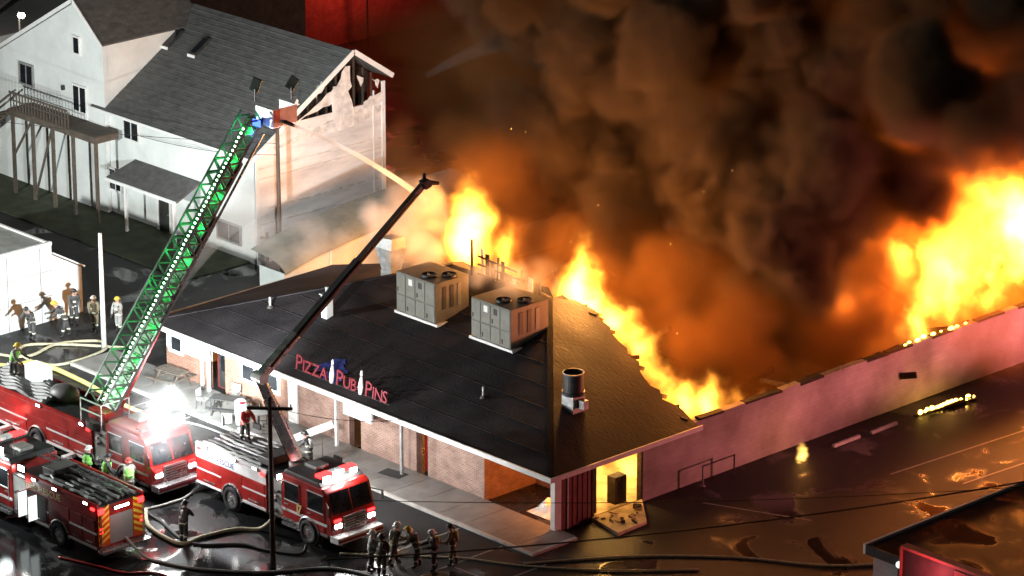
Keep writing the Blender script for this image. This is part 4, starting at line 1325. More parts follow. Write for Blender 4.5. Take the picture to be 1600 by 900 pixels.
def wire(label, a, b, sag, r=.022):
    a, b = Vector(a), Vector(b)
    pa = [a.lerp(b, i / 24) - Vector((0, 0, sag * 4 * (i / 24) * (1 - i / 24))) for i in range(25)]
    return tag(MB().tube(pa, r, 5).obj('power_line', 'cable'), label, 'wire', 'overhead wires')
wire('thick overhead cable crossing above the dark wet lot', (8.6, -20.5, 7.4), (24, 4, 8.6), .5, .035)
wire('thin upper wire alongside the thick cable over the lot', (4, -14, 6.6), (22, 8, 6.6), .4, .016)
wire('thin wire running from the dark house pole towards the garage', (-34.0, 13.1, 7.2), (-58, 2, 7.0), .5, .016)
wire('service wire dropping from the pole to the white house front', (-34.0, 13.1, 6.6), (-46, 13.3, 5.0), .3, .016)
wire('wire from the crossarm pole to the restaurant eave', (-5.5, -11.2, 7.2), (-9, -.8, 2.9), .3, .016)

t = thing('street_lamp', 'lit street lamp on a tall mast behind the cream gabled house', 'lamp', (-61.0, 16.9, 0))
MB().cyl((0, 0, 0), (0, 0, 8.2), .1, .06, 10).obj('mast', 'metal_dark', t)
MB().beam((0, 0, 8.1), (.9, -.5, 8.3), .06).obj('arm', 'metal_dark', t)
MB().sphere((.9, -.5, 8.2), .26, (1, .7, .6), 12, 7).obj('luminaire', 'lamp_white', t)
lamp('street_glow', (1.0, -.8, 7.8), 350, (1, .9, .7), .2, t)
t = thing('street_lamp', 'unseen street lamp with long arm added to light the house fronts', 'lamp', (-40, -19, 0))  # out of view, added to light the white house fronts
MB().cyl((0, 0, 0), (0, 0, 9.6), .11, .07, 10).obj('mast', 'metal_dark', t)
MB().beam((0, 0, 9.5), (1.2, 1.2, 9.8), .06).obj('arm', 'metal_dark', t)
MB().sphere((1.2, 1.2, 9.7), .26, (1, .7, .6), 12, 7).obj('luminaire', 'lamp_white', t)
lamp('street_glow', (1.3, 1.3, 9.35), 33000, (.95, 1, .97), .25, t)

# unseen engine added at the far side of the lot, its red beacons wash the hall wall
added_engine = fire_engine('fire_engine', 'unseen red fire engine added so its beacons redden the hall wall', (13.5, 30.5, 0), R(205), 8.8, 'fire_red', 'engine_white', 'fire_red', 'engine_white', -2.0, 2.9, 2.4)[0]
lamp('added_red_wash', (0.4, 0, 3.6), 19000, (1, .25, .25), .4, added_engine)

# ------------------------------------------------------------------ hoses
def hose(label, pts, r, mat, name='fire_hose'):
    """smooth line through ground points"""
    P = [Vector((p[0], p[1], p[2] if len(p) > 2 else r + .004)) for p in pts]
    out = []
    for i in range(len(P) - 1):
        a, b, c, d = P[max(i - 1, 0)], P[i], P[i + 1], P[min(i + 2, len(P) - 1)]
        for k in range(8):
            t = k / 8
            out.append(.5 * ((2 * b) + (c - a) * t + (2 * a - 5 * b + 4 * c - d) * t * t + (3 * b - a - 3 * c + d) * t ** 3))
    out.append(P[-1])
    return tag(MB().tube(out, r, 7).obj(name, mat, None, True), label, 'hose', 'fire hoses on the ground')
hose('pale yellow supply hose lying behind the ladder truck towards the sidewalk', [(-38, -7.6), (-33, -5.2), (-32.1, -3.7), (-28.5, -3.65), (-24.4, -4.2), (-21.7, -4.1), (-19.5, -4.6)], .12, 'hose_yellow')
hose('tan hose looped on the asphalt in front of the white garage', [(-38, -5.3), (-33.5, -3.75), (-33.7, -1.3), (-32.6, .45), (-31.4, -.3), (-31.3, -3.05), (-33.1, -3.6), (-34.6, -2.6), (-33.2, -.9), (-31.0, .8)], .07, 'hose_tan')
hose('grey hose running along the kerb beside the patio furniture', [(-24, -5.4), (-21, -3.3), (-17, -3.1), (-14, -3.25), (-11.5, -3.4)], .05, 'hose_grey')
hose('tan hose curving from the numbered engine pump to the open lot', [(-8.2, -8.9, .75), (-8.9, -9.1, .1), (-9.6, -9.9), (-9.9, -11.4), (-10, -12.6), (-12.3, -12.4), (-14, -11.3)], .09, 'hose_tan')
hose('dark hose looping behind the striped engine tail', [(-14.6, -11.4), (-12.6, -11.6), (-9.8, -12.2), (-8.2, -10.7), (-6.9, -10.3), (-5.7, -9.6), (-6.2, -8.8)], .06, 'hose_black')
hose('grey hose trailing from the striped tail past the utility pole', [(-10.6, -15, .9), (-9.9, -14.6, .12), (-8.8, -14.3), (-7.2, -13.6), (-5.2, -11.9), (-3.6, -9.6), (-1.2, -8.8)], .06, 'hose_grey')
hose('thin hose crossing in front of the five firefighters', [(-4.6, -8.3), (-2.4, -6.4), (-.6, -4.8), (1.6, -3.6), (4.6, -1.2), (7, 1.5)], .045, 'hose_tan')
hose('dark hose lying between the ladder truck and the numbered engine', [(-15.5, -13.2), (-14.2, -11.7), (-13.9, -9.6), (-14.2, -8.3), (-14.3, -5.6), (-15.6, -3.6)], .06, 'hose_grey')
hose('red hose lying under the striped tail of the engine', [(-12.4, -17.2), (-10.6, -16.6), (-9.2, -16.2), (-8.2, -15.2), (-6.4, -14.9), (-4.5, -13.4)], .05, 'plastic_red')
hose('pale hose line on the wet lot below the glowing doorway', [(1.5, -3.4), (4.2, .6), (7.2, 3.6), (11, 6.4), (14, 12)], .05, 'hose_tan')

# ------------------------------------------------------------------ people
def person(label, loc, rz, coat='tan_coat', pants=None, helmet='helmet_black', lean=.1, stride=.1, arm=(.2, .2), bend=(.4, .4), vest=False, tank=False, turn=0., h=1.8, group='firefighters on the ground', z0=0.):
    pants = pants or coat
    t = thing('person', label, 'person', (loc[0], loc[1], z0), rz, group)
    k = h / 1.8
    V = {}
    Eg = []
    def v(n, p, r, par=None):
        V[n] = (Vector(p) * k, r * k * (1.0 if n in ('neck', 'head', 'crown') or n[:2] == 'hd' else 1.17))
        if par:
            Eg.append((par, n))
    lx = lean
    v('pelvis', (0, 0, .97), .165)
    v('waist', (lx * .3, 0, 1.14), .165, 'pelvis')
    v('chest', (lx * .75, 0, 1.36), .185, 'waist')
    v('neckb', (lx * 1.05, 0, 1.53), .09, 'chest')
    v('neck', (lx * 1.2 + .01, 0, 1.59), .065, 'neckb')
    v('head', (lx * 1.3 + .03, turn * .02, 1.68), .105, 'neck')
    v('crown', (lx * 1.35 + .02, turn * .02, 1.79), .08, 'head')
    for s_, q in ((1, 0), (-1, 1)):
        S = 'l' if s_ > 0 else 'r'
        sh_ = Vector((lx * .95, s_ * .2, 1.46))
        a = arm[q]
        el = sh_ + Vector((math.sin(a) * .29, s_ * .07, -math.cos(a) * .29))
        b = a + bend[q]
        wr = el + Vector((math.sin(b) * .25, -s_ * .03, -math.cos(b) * .25))
        hd = wr + Vector((math.sin(b + .1) * .09, -s_ * .01, -math.cos(b + .1) * .09))
        v('sh' + S, sh_, .095, 'chest')
        v('el' + S, el, .07, 'sh' + S)
        v('wr' + S, wr, .05, 'el' + S)
        v('hd' + S, hd, .045, 'wr' + S)
        st = stride * s_
        v('hip' + S, (0, s_ * .1, .88), .115, 'pelvis')
        v('kn' + S, (st * .5 + .03, s_ * .115, .5), .088, 'hip' + S)
        v('an' + S, (st - .03, s_ * .125, .12), .07, 'kn' + S)
        v('hl' + S, (st - .02, s_ * .125, .055), .055, 'an' + S)
        v('to' + S, (st + .17, s_ * .14, .045), .045, 'hl' + S)
    names = list(V)
    me = bpy.data.meshes.new('body')
    me.from_pydata([V[n][0] for n in names], [(names.index(a), names.index(b)) for a, b in Eg], [])
    ob = bpy.data.objects.new('body', me)
    col.objects.link(ob)
    md = ob.modifiers.new('skin', 'SKIN')
    for i, n in enumerate(names):
        sv = me.skin_vertices[0].data[i]
        sv.radius = (V[n][1], V[n][1])
        sv.use_root = (n == 'pelvis')
    ss = ob.modifiers.new('sub', 'SUBSURF')
    ss.levels = ss.render_levels = 2
    dg = bpy.context.evaluated_depsgraph_get()
    bm = bpy.data.meshes.new_from_object(ob.evaluated_get(dg))
    bpy.data.objects.remove(ob)
    # hands: palm is the end of the arm, five fingers each
    base = [tuple(p.co) for p in bm.vertices]
    faces = [tuple(p.vertices) for p in bm.polygons]
    fm = MB()
    for S, s_ in (('l', 1), ('r', -1)):
        wr, hd = V['wr' + S][0], V['hd' + S][0]
        d = (hd - wr).normalized()
        side = d.cross(Vector((0, 1, 0))).normalized()
        for f in range(4):
            r0 = hd + side * (f - 1.5) * .022
            ln = (.06, .075, .08, .062)[f]
            mid = r0 + d * (.03 + ln * .5)
            end = mid + (d * .7 + Vector((.25, -s_ * .5, 0))).normalized() * ln * .6
            fm.tube([r0, mid, end], .011, 5)
        fm.tube([wr.lerp(hd, .55) + side * .03, hd + side * .07, hd + side * .075 + d * .045], .012, 5)
    # nose and brow on the face
    hc = V['head'][0]
    fm.beam(hc + Vector((.085, 0, .02)) * k, hc + Vector((.125, 0, -.015)) * k, .025, .03)
    off = len(base)
    base += fm.v
    nf = len(faces)
    faces += [tuple(i + off for i in f) for f in fm.f]
    bpy.data.meshes.remove(bm)
    m2 = bpy.data.meshes.new('body')
    m2.from_pydata(base, [], faces)
    mats = [coat, pants, 'boot', 'glove', 'skin', 'reflective']
    for q in mats:
        m2.materials.append(MAT[q])
    segs = [(a, b) for a, b in Eg]
    idx = []
    for fi, p in enumerate(m2.polygons):
        c = p.center
        if fi >= nf:
            idx.append(4 if c.z > 1.55 * k else 3)
            continue
        best, bn = 1e9, None
        for a, b in segs:
            pa, pb = V[a][0], V[b][0]
            ab = pb - pa
            u = max(0, min(1, (c - pa).dot(ab) / max(1e-6, ab.dot(ab))))
            dd_ = (c - pa - ab * u).length
            if dd_ < best:
                best, bn = dd_, b
        if bn in ('neck', 'head', 'crown'):
            idx.append(4)
        elif bn[:2] in ('hd',):
            idx.append(3)
        elif bn[:2] in ('to', 'hl', 'an') and c.z < .3 * k:
            idx.append(2)
        elif bn[:2] in ('an', 'kn') or (bn[:3] == 'hip' and c.z < .86 * k):
            idx.append(5 if abs(c.z - .34 * k) < .03 else 1)
        else:
            idx.append(5 if (abs(c.z - 1.2 * k) < .028 and bn in ('chest', 'waist', 'pelvis')) or (abs(c.z - .93 * k) < .03 and bn[:2] in ('pe', 'wa', 'hi')) else 0)
    m2.polygons.foreach_set('material_index', idx)
    m2.polygons.foreach_set('use_smooth', [True] * len(m2.polygons))
    bo = bpy.data.objects.new('body', m2)
    col.objects.link(bo)
    bo.parent = t
    hc = V['crown'][0]
    hm = MB().sphere(hc + Vector((-.01, 0, -.03)) * k, .135 * k, (1.12, .95, .85), 14, 8)
    n = 18
    hm.add([hc + Vector((math.cos(2 * math.pi * i / n) * (.235 if math.cos(2 * math.pi * i / n) < 0 else .19) - .01, math.sin(2 * math.pi * i / n) * .165, -.05 - (.05 if math.cos(2 * math.pi * i / n) < -.3 else 0))) * k for i in range(n)] +
           [hc + Vector((math.cos(2 * math.pi * i / n) * .12 - .01, math.sin(2 * math.pi * i / n) * .11, -.02)) * k for i in range(n)],
           [(i, (i + 1) % n, n + (i + 1) % n, n + i) for i in range(n)])
    hm.obj('helmet', helmet, t, True)
    c = V['chest'][0]
    if tank:
        MB().cyl(c + Vector((-.22, 0, -.25)), c + Vector((-.2 + lx * .2, 0, .16)), .085, .085, 12).obj('air_tank', 'helmet_yellow' if tank == 2 else 'metal_grey', t, True)
        MB().tube([c + Vector((-.2, .14, .1)), c + Vector((.0, .17, .16)), c + Vector((.2, .13, .0))], .022, 5).obj('strap', 'boot', t)
        MB().tube([c + Vector((-.2, -.14, .1)), c + Vector((.0, -.17, .16)), c + Vector((.2, -.13, .0))], .022, 5).obj('strap', 'boot', t)
    if vest:
        w_ = V['waist'][0]
        ring = []
        pts, fs = [], []
        for j, (cc, rx, ry) in enumerate(((w_ + Vector((0, 0, -.12)), .2, .225), (w_, .2, .225), (c, .215, .25), (c + Vector((.03, 0, .12)), .17, .2))):
            for i in range(16):
                a = 2 * math.pi * i / 16
                pts.append(cc + Vector((math.cos(a) * rx, math.sin(a) * ry, 0)))
            if j:
                fs += [((j - 1) * 16 + i, (j - 1) * 16 + (i + 1) % 16, j * 16 + (i + 1) % 16, j * 16 + i) for i in range(16)]
        vo = MB().add(pts, fs).obj('vest', 'vest', t, True)
        MB().torus(w_ + Vector((0, 0, .05)), (0, 0, 1), .222, .016, 20, 5).obj('reflective_band', 'reflective', vo)
    return t

# by the white garage
person('firefighter in black gear bending forward at the white garage wall', (-35.3, -1.6), R(-60), 'black_coat', lean=.45, arm=(.8, .9), bend=(.5, .4), tank=1)
person('firefighter in dark gear crouching forward over the looped hose', (-34.5, -.15), R(-120), 'black_coat', 'black_coat', lean=.4, arm=(.6, .7), stride=.2, bend=(.5, .6), tank=1, helmet='helmet_yellow')
person('firefighter in black coat standing close to the garage corner', (-35.7, 1.25), R(-20), 'black_coat', lean=.1, arm=(.1, .3), bend=(.3, .7))
person('firefighter in pale tan gear walking between garage and pale pole', (-34.2, 1.4), R(-50), 'tan_coat', lean=.12, stride=.22, arm=(.5, -.2), bend=(.6, .2), helmet='helmet_white', tank=2)
person('firefighter in grey coat standing just behind the pale pole', (-33.2, 2.1), R(-70), 'grey_coat', lean=.05, arm=(.6, .2), bend=(.9, .3), helmet='helmet_yellow', tank=1)
# near the trucks
person('worker in green safety vest on the bed of the ladder truck', (-26.3, -9.2), R(20), 'grey_coat', 'black_coat', 'helmet_yellow', lean=.2, arm=(.7, .4), bend=(.5, .6), vest=True, z0=2.22)
person('worker in green vest with white helmet beside the ladder truck cab', (-18.1, -11.3), R(100), 'black_coat', helmet='helmet_white', vest=True, arm=(.5, .3), bend=(.7, .8))
person('worker in green vest and black helmet standing at the turntable side', (-16.9, -11.2), R(60), 'black_coat', helmet='helmet_black', vest=True, arm=(.1, .2), bend=(.3, .4))
person('worker in yellow green vest leaning by the ladder truck front wheel', (-15.5, -11.0), R(140), 'grey_coat', 'black_coat', helmet='helmet_red', vest=True, lean=.25, arm=(.6, .5), bend=(.6, .5))
person('firefighter in black gear standing on the pavement beside the boom base', (-12.8, -3.0), R(200), 'black_coat', lean=.15, arm=(.6, .3), bend=(.8, .5), tank=1)
person('firefighter in red jacket standing on the hose bed of the numbered engine', (-12.6, -6.8), R(-20), 'plastic_red', 'black_coat', helmet='helmet_white', lean=.3, arm=(.7, .6), bend=(.5, .6), z0=2.42)
person('firefighter in black gear holding the hose between the engines', (-10.1, -12.3), R(120), 'black_coat', helmet='helmet_black', lean=.2, arm=(.5, .5), bend=(.6, .6), tank=1)
person('firefighter in pale coat and white helmet walking towards the kerb', (-2.3, -7.3), R(75), 'tan_coat', 'black_coat', helmet='helmet_white', lean=.14, stride=.24, arm=(.5, -.3), bend=(.4, .3), tank=1)
person('firefighter in grey coat standing next to the long tan coat', (-2.35, -8.5), R(60), 'grey_coat', 'black_coat', helmet='helmet_white', lean=.05, arm=(.1, .2), bend=(.3, .3))
person('firefighter in long tan coat seen from behind by the hose', (-1.75, -8.45), R(130), 'tan_coat', helmet='helmet_black', lean=.05, arm=(.2, .1), bend=(.3, .4), tank=1)
person('firefighter in tan coat and yellow helmet looking down', (-1.35, -6.8), R(-130), 'tan_coat', 'black_coat', helmet='helmet_yellow', lean=.28, arm=(.5, .6), bend=(.8, .7), tank=1)
person('firefighter with pale helmet and hands at the belt in the group', (-.62, -6.5), R(-110), 'black_coat', helmet='helmet_white', lean=.08, arm=(.3, .3), bend=(1.1, 1.1), tank=2)
person('firefighter in brown gear standing last in the group near the kerb', (-.5, -5.55), R(-140), 'tan_coat', helmet='helmet_black', lean=.08, arm=(.3, .1), bend=(.9, .4), tank=2)

# ------------------------------------------------------------------ patio furniture, debris, small things
def picnic_table(label, loc, rz, mat='wood_table'):
    t = thing('picnic_table', label, 'table', (loc[0], loc[1], .12), rz, 'tables on the pavement')
    for i in range(4):
        MB().boxb((-.8, -.36 + i * .185, .72), (.8, -.2 + i * .185, .76)).obj('table_board', mat, t)
    for s_ in (-1, 1):
        MB().boxb((-.8, s_ * .62, .42), (.8, s_ * .86, .46)).obj('bench_board', mat, t)
        for x in (-.6, .6):
            MB().beam((x, s_ * .12, .72), (x, s_ * .6, 0), .06, .09).obj('leg', mat, t)
    for x in (-.6, .6):
        MB().boxb((x - .03, -.8, .36), (x + .03, .8, .42)).obj('crosspiece', mat, t)
    return t
picnic_table('weathered picnic table against the brick wall near the entry', (-25.3, -.85), .1)
picnic_table('picnic table standing skewed next to the white cylinder bin', (-20.6, -1.3), .5, 'metal_dark')

def chair(label, loc, rz, tip=0.):
    t = thing('patio_chair', label, 'chair', (loc[0], loc[1], .12 + abs(math.sin(tip)) * .22), rz, 'patio chairs on the pavement')
    t.rotation_euler = (tip, 0, rz)
    MB().boxb((-.24, -.24, .43), (.24, .24, .46)).obj('seat', 'metal_grey', t)
    MB().box((-.24, 0, .72), (.03, .46, .42), ry=-.12).obj('backrest', 'metal_grey', t)
    for (x, y) in ((-.22, -.22), (.22, -.22), (.22, .22), (-.22, .22)):
        MB().cyl((x, y, .43), (x * 1.15, y * 1.15, 0), .018, .018, 6).obj('leg', 'metal_dark', t)
    for y in (-.25, .25):
        MB().tube([(-.24, y, .62), (.1, y, .64), (.2, y, .44)], .016, 5).obj('armrest', 'metal_dark', t)
    return t
chair('grey patio chair knocked over near the kerb', (-19.9, -2.0), 1.0, 1.45)
chair('grey patio chair upright beside the skewed picnic table', (-21.9, -1.7), .4)
chair('grey patio chair pushed against the brick wall by the window', (-21.3, -.35), -1.2)
chair('grey patio chair standing below the white pier', (-18.3, -.5), 2.2)
chair('grey patio chair lying on its side under the boom', (-17.4, -1.4), 2.6, -1.45)

t = thing('patio_table', 'round grey patio table near the white pier under the boom', 'table', (-18.3, -1.35, .12))
MB().cyl((0, 0, .7), (0, 0, .74), .5, .5, 24).obj('table_top', 'metal_grey', t)
MB().cyl((0, 0, .04), (0, 0, .7), .05, .05, 10).obj('column', 'metal_dark', t)
MB().cyl((0, 0, 0), (0, 0, .04), .28, .2, 16).obj('base', 'metal_dark', t)

t = thing('bin', 'tall white cylinder bin standing among the patio furniture', 'bin', (-19.1, -1.75, .12))
MB().cyl((0, 0, 0), (0, 0, 1.05), .26, .28, 18).obj('drum', 'white_gloss', t, True)
MB().sphere((0, 0, 1.07), .28, (1, 1, .55), 16, 8).obj('lid', 'white_trim', t, True)
MB().box((.24, -.1, 1.12), (.14, .22, .1)).obj('flap', 'red_letter', t)

t = tag(MB().beam((-15.9, -1.9, .16), (-14.15, -.42, 1.15), .06, .34).obj('board', 'white_trim'), 'long white board leaning from the pavement against an eave post', 'board')
t = tag(MB().box((-9.7, -.75, .13), (1.2, .7, .02), rz=.15).obj('black_rectangle', 'matt_black'), 'flat black rectangle on the pavement at the narrow red door', 'panel')  # thin flat black rectangle lying on the pavement

t = thing('door_slab', 'concrete slab coloured as if firelit strewn with debris outside the glowing side doorway', 'slab', (0.95, 3.6, 0))
MB().prism([(-.93, -1.55), (1.1, -1.95), (1.0, -.1), (-.93, 1.55)], 0, .16, 'z').obj('slab', 'plaster', t, bevel=.02)  # firelight from the doorway put into the pale yellow colour
rd = random.Random(4)
for i in range(16):
    u_, v_ = rd.random(), rd.random()
    MB().box((-.8 + 1.6 * u_, -1.6 + v_ * (2.9 - 1.6 * u_), .2), (rd.uniform(.08, .4), rd.uniform(.06, .22), rd.uniform(.05, .16)), rz=rd.uniform(0, 3), rx=rd.uniform(-.3, .3)).obj('debris', ('rubble', 'plaster', 'charred_wood')[i % 3], t)
t = thing('burnt_cabinet', 'charred upright cabinet standing in the glowing side doorway', 'cabinet', (-.75, 4.35, .03))
MB().boxb((-.25, -.35, 0), (.25, .35, 1.25)).obj('carcass', 'charred', t)
MB().boxb((.25, -.32, .05), (.27, -.02, 1.2)).boxb((.25, .02, .05), (.27, .32, 1.2)).obj('door', 'charred_wood', t)

# crumpled sheets under the porch
t = thing('crumpled_tarp', 'crumpled pale sheeting heaped on the porch beside the corner post', 'tarp', (-1.6, 1.6, 0.0))
n = 11
r2 = random.Random(9)
tm = MB()
tm.add([((i / (n - 1) - .5) * 2.1, (j / (n - 1) - .5) * 1.8, .03 + max(0, 1 - ((i / (n - 1) - .5) ** 2 + (j / (n - 1) - .5) ** 2) * 4) * .75 * r2.uniform(.3, 1.15)) for j in range(n) for i in range(n)],
       [(j * n + i, j * n + i + 1, (j + 1) * n + i + 1, (j + 1) * n + i) for j in range(n - 1) for i in range(n - 1)])
tm.obj('sheet', 'torn_sheet', t)
MB().beam((-.9, -.3, .1), (.7, .2, 1.0), .08, .2).obj('broken_board', 'wood_table', t)

t = thing('handrail', 'bent pipe handrail at the foot of the pink hall wall', 'railing', (.55, 8.4, 0))
MB().cyl((0, 0, 0), (0, 0, .95), .035, .035, 8).obj('post', 'galvanised', t)
MB().cyl((0, 2.0, 0), (0, 2.0, .95), .035, .035, 8).obj('post', 'metal_dark', t)
MB().beam((0, -.05, .95), (0, 2.05, .95), .05).obj('rail', 'metal_dark', t)
MB().cyl((0, 0, 0), (0, 0, .03), .12, .12, 10).obj('foot_plate', 'galvanised', t)

for i, (x, y, lb) in enumerate(((1.3, 17.0, 'concrete wheel stop nearest the small ground fire'), (1.35, 19.5, 'concrete wheel stop between the small fire and burning timbers'))):
    t = thing('wheel_stop', lb, 'kerb block', (x, y, 0), .02, 'wheel stops along the hall wall')
    MB().prism([(-.1, 0), (.1, 0), (.06, .13), (-.06, .13)], -.9, .9, 'y').obj('block', 'kerb', t)
    for q in (-.6, .6):
        MB().cyl((0, q, .13), (0, q, .145), .025, .025, 8).obj('bolt', 'metal_dark', t)

# ------------------------------------------------------------------ fire, smoke, steam, water
def field_volume(name, pts, lo, hi, vox, nscale, warp, mat, soft, detail=4., squash=1.):
    """points with radius and amount become a soft density grid, torn by noise"""
    me = bpy.data.meshes.new(name)
    me.from_pydata([p[:3] for p in pts], [], [])
    for an_, k in (('rad', 3), ('amt', 4)):
        a = me.attributes.new(an_, 'FLOAT', 'POINT')
        a.data.foreach_set('value', [float(p[k]) for p in pts])
    me.materials.append(mat)
    o = bpy.data.objects.new(name, me)
    col.objects.link(o)
    ng = bpy.data.node_groups.new(name, 'GeometryNodeTree')
    ng.interface.new_socket('Geometry', in_out='INPUT', socket_type='NodeSocketGeometry')
    ng.interface.new_socket('Geometry', in_out='OUTPUT', socket_type='NodeSocketGeometry')
    N, K = ng.nodes.new, ng.links.new
    gi, go = N('NodeGroupInput'), N('NodeGroupOutput')
    pos = N('GeometryNodeInputPosition')
    nz = N('ShaderNodeTexNoise')
    nz.inputs['Scale'].default_value = nscale
    nz.inputs['Detail'].default_value = detail
    nz.inputs['Roughness'].default_value = .6
    sq = N('ShaderNodeVectorMath')
    sq.operation = 'MULTIPLY'
    K(pos.outputs[0], sq.inputs[0])
    sq.inputs[1].default_value = (1, 1, squash)
    K(sq.outputs[0], nz.inputs['Vector'])
    sub = N('ShaderNodeVectorMath')
    sub.operation = 'SUBTRACT'
    K(nz.outputs['Color'], sub.inputs[0])
    sub.inputs[1].default_value = (.5, .5, .5)
    ma = N('ShaderNodeVectorMath')
    ma.operation = 'MULTIPLY_ADD'
    K(sub.outputs[0], ma.inputs[0])
    ma.inputs[1].default_value = warp if isinstance(warp, tuple) else (warp,) * 3
    K(pos.outputs[0], ma.inputs[2])
    sn = N('GeometryNodeSampleNearest')
    K(gi.outputs[0], sn.inputs['Geometry'])
    K(ma.outputs[0], sn.inputs['Sample Position'])
    def samp(tp, src):
        s_ = N('GeometryNodeSampleIndex')
        s_.data_type = tp
        K(gi.outputs[0], s_.inputs['Geometry'])
        K(src, s_.inputs['Value'])
        K(sn.outputs[0], s_.inputs['Index'])
        return s_.outputs[0]
    def attr(a):
        q = N('GeometryNodeInputNamedAttribute')
        q.data_type = 'FLOAT'
        q.inputs['Name'].default_value = a
        return q.outputs[0]
    sp, sr_, sa = samp('FLOAT_VECTOR', pos.outputs[0]), samp('FLOAT', attr('rad')), samp('FLOAT', attr('amt'))
    d = N('ShaderNodeVectorMath')
    d.operation = 'DISTANCE'
    K(ma.outputs[0], d.inputs[0])
    K(sp, d.inputs[1])
    s1 = N('ShaderNodeMath')
    s1.operation = 'SUBTRACT'
    K(sr_, s1.inputs[0])
    K(d.outputs['Value'], s1.inputs[1])
    mr = N('ShaderNodeMapRange')
    mr.interpolation_type = 'SMOOTHSTEP'
    K(s1.outputs[0], mr.inputs[0])
    mr.inputs[1].default_value = 0
    mr.inputs[2].default_value = soft
    mu = N('ShaderNodeMath')
    mu.operation = 'MULTIPLY'
    K(mr.outputs[0], mu.inputs[0])
    K(sa, mu.inputs[1])
    vc = N('GeometryNodeVolumeCube')
    K(mu.outputs[0], vc.inputs['Density'])
    vc.inputs['Min'].default_value = lo
    vc.inputs['Max'].default_value = hi
    for i, k in enumerate(('Resolution X', 'Resolution Y', 'Resolution Z')):
        vc.inputs[k].default_value = max(4, int((hi[i] - lo[i]) / vox))
    sm = N('GeometryNodeSetMaterial')
    sm.inputs['Material'].default_value = mat
    K(vc.outputs[0], sm.inputs[0])
    K(sm.outputs[0], go.inputs[0])
    o.modifiers.new('field', 'NODES').node_group = ng
    return o

def volume_mat(name, color, density, aniso=.2, emit=None, power=2., absorb=None):
    m, N, K = nodes_of(name)
    N.clear()
    out = N.new('ShaderNodeOutputMaterial')
    v = N.new('ShaderNodeVolumePrincipled')
    K.new(v.outputs[0], out.inputs['Volume'])
    v.inputs['Color'].default_value = (*color, 1)
    v.inputs['Density'].default_value = density
    v.inputs['Anisotropy'].default_value = aniso
    if emit:
        c, st = emit
        vi = N.new('ShaderNodeVolumeInfo')
        p = N.new('ShaderNodeMath')
        p.operation = 'POWER'
        K.new(vi.outputs['Density'], p.inputs[0])
        p.inputs[1].default_value = power
        q = N.new('ShaderNodeMath')
        q.operation = 'MULTIPLY'
        K.new(p.outputs[0], q.inputs[0])
        q.inputs[1].default_value = st
        v.inputs['Emission Color'].default_value = (*c, 1)
        K.new(q.outputs[0], v.inputs['Emission Strength'])
    MAT[name] = m
    return m

SMOKE = volume_mat('dark_smoke', (.16, .11, .07), 2.3, .15)
SMOKE.cycles.volume_step_rate = .35
GLOW = volume_mat('firelit_smoke', (.42, .21, .075), .34, .3)  # orange of the firelight put into the smoke colour
FLAME = volume_mat('flame', (.5, .5, .5), 0., 0., ((1, .33, .033), 30.), 2.3)
STEAM = volume_mat('steam', (.85, .82, .8), 2.2, .1)

rk = random.Random(6)
sp = []
# dark column rolling up over the front half of the hall
for i in range(430):
    z = 5 + 21 * rk.random()
    k = min(1, (z - 5) / 14)
    x = rk.uniform(-23 - 9 * k, -10 + 3 * k)
    y = 24.5 + rk.uniform(-4 - k, 5 + 3 * k)
    sp.append((x, y, z, rk.choice((.8, 1.2, 1.6, 2.2, 2.9)) + .4 * k, rk.choice((.1, .4, .8, 1.0, 1.2))))
# thick trunk of smoke between the two fires
for i in range(150):
    z = 1.5 + 11 * rk.random()
    sp.append((rk.uniform(-13, -4.5) + .2 * z, 20.5 + rk.uniform(-4, 4) + .25 * z, z, rk.choice((.8, 1.2, 1.7, 2.2)), rk.choice((.2, .5, .9, 1.2))))
# canopy spreading over the back of the hall
for i in range(260):
    z = 12.0 + 13 * rk.random()
    x = rk.uniform(-11, 10)
    y = 28 + rk.uniform(-7, 9)
    sp.append((x, y, z + .12 * (x + 5), rk.choice((.7, 1.2, 1.8, 2.6, 3.2)), rk.choice((.05, .2, .5, .9))))
sm_o = field_volume('smoke', sp, (-38, 14, 1), (14, 42, 27), .36, .3, 5.2, SMOKE, .8, 7)
tag(sm_o, 'dark grey brown smoke column rolling up behind the restaurant roof', 'smoke', kind='stuff')
sp = []
# firelit-coloured smoke filling the hall and drifting over its back half
for i in range(170):
    x, y = rk.uniform(-27, -1.5), rk.uniform(14.5, 56)
    sp.append((x, y, rk.uniform(.5, 5), rk.uniform(1.8, 3.2), rk.uniform(.3, 1.0)))
for i in range(60):
    sp.append((rk.uniform(-29, -19), rk.uniform(16, 30), rk.uniform(1, 8), rk.uniform(1.6, 2.6), rk.uniform(.4, 1)))
for i in range(240):
    z = 3 + 19 * rk.random()
    sp.append((-6 + rk.uniform(-19, 10), 38 + rk.uniform(-15, 24), z, rk.uniform(1.8, 3.6), rk.uniform(.12, .9)))
for i in range(26):
    u = rk.random()
    sp.append((-18 + 16 * u + rk.gauss(0, .5), 13.2 - 2.5 * u + rk.gauss(0, .6), 5.6 - 2 * u + rk.uniform(0, 2.5), rk.uniform(.5, .9), rk.uniform(.4, 1.6)))
for i in range(170):
    x, y = rk.uniform(-52, -29), rk.uniform(27, 46)
    z = rk.uniform(.5, 11) * min(1, max(.25, (x + 56) / 16))
    sp.append((x, y, z, rk.uniform(2.0, 3.2), rk.uniform(.3, 1.0) * min(1, (x + 58) / 18)))
sm_o = field_volume('smoke', sp, (-62, 9, .4), (12, 64, 25), .5, .26, 4., GLOW, 1.4, 5)
tag(sm_o, 'thin smoke coloured as if firelit hanging over the whole burning hall', 'smoke', kind='stuff')

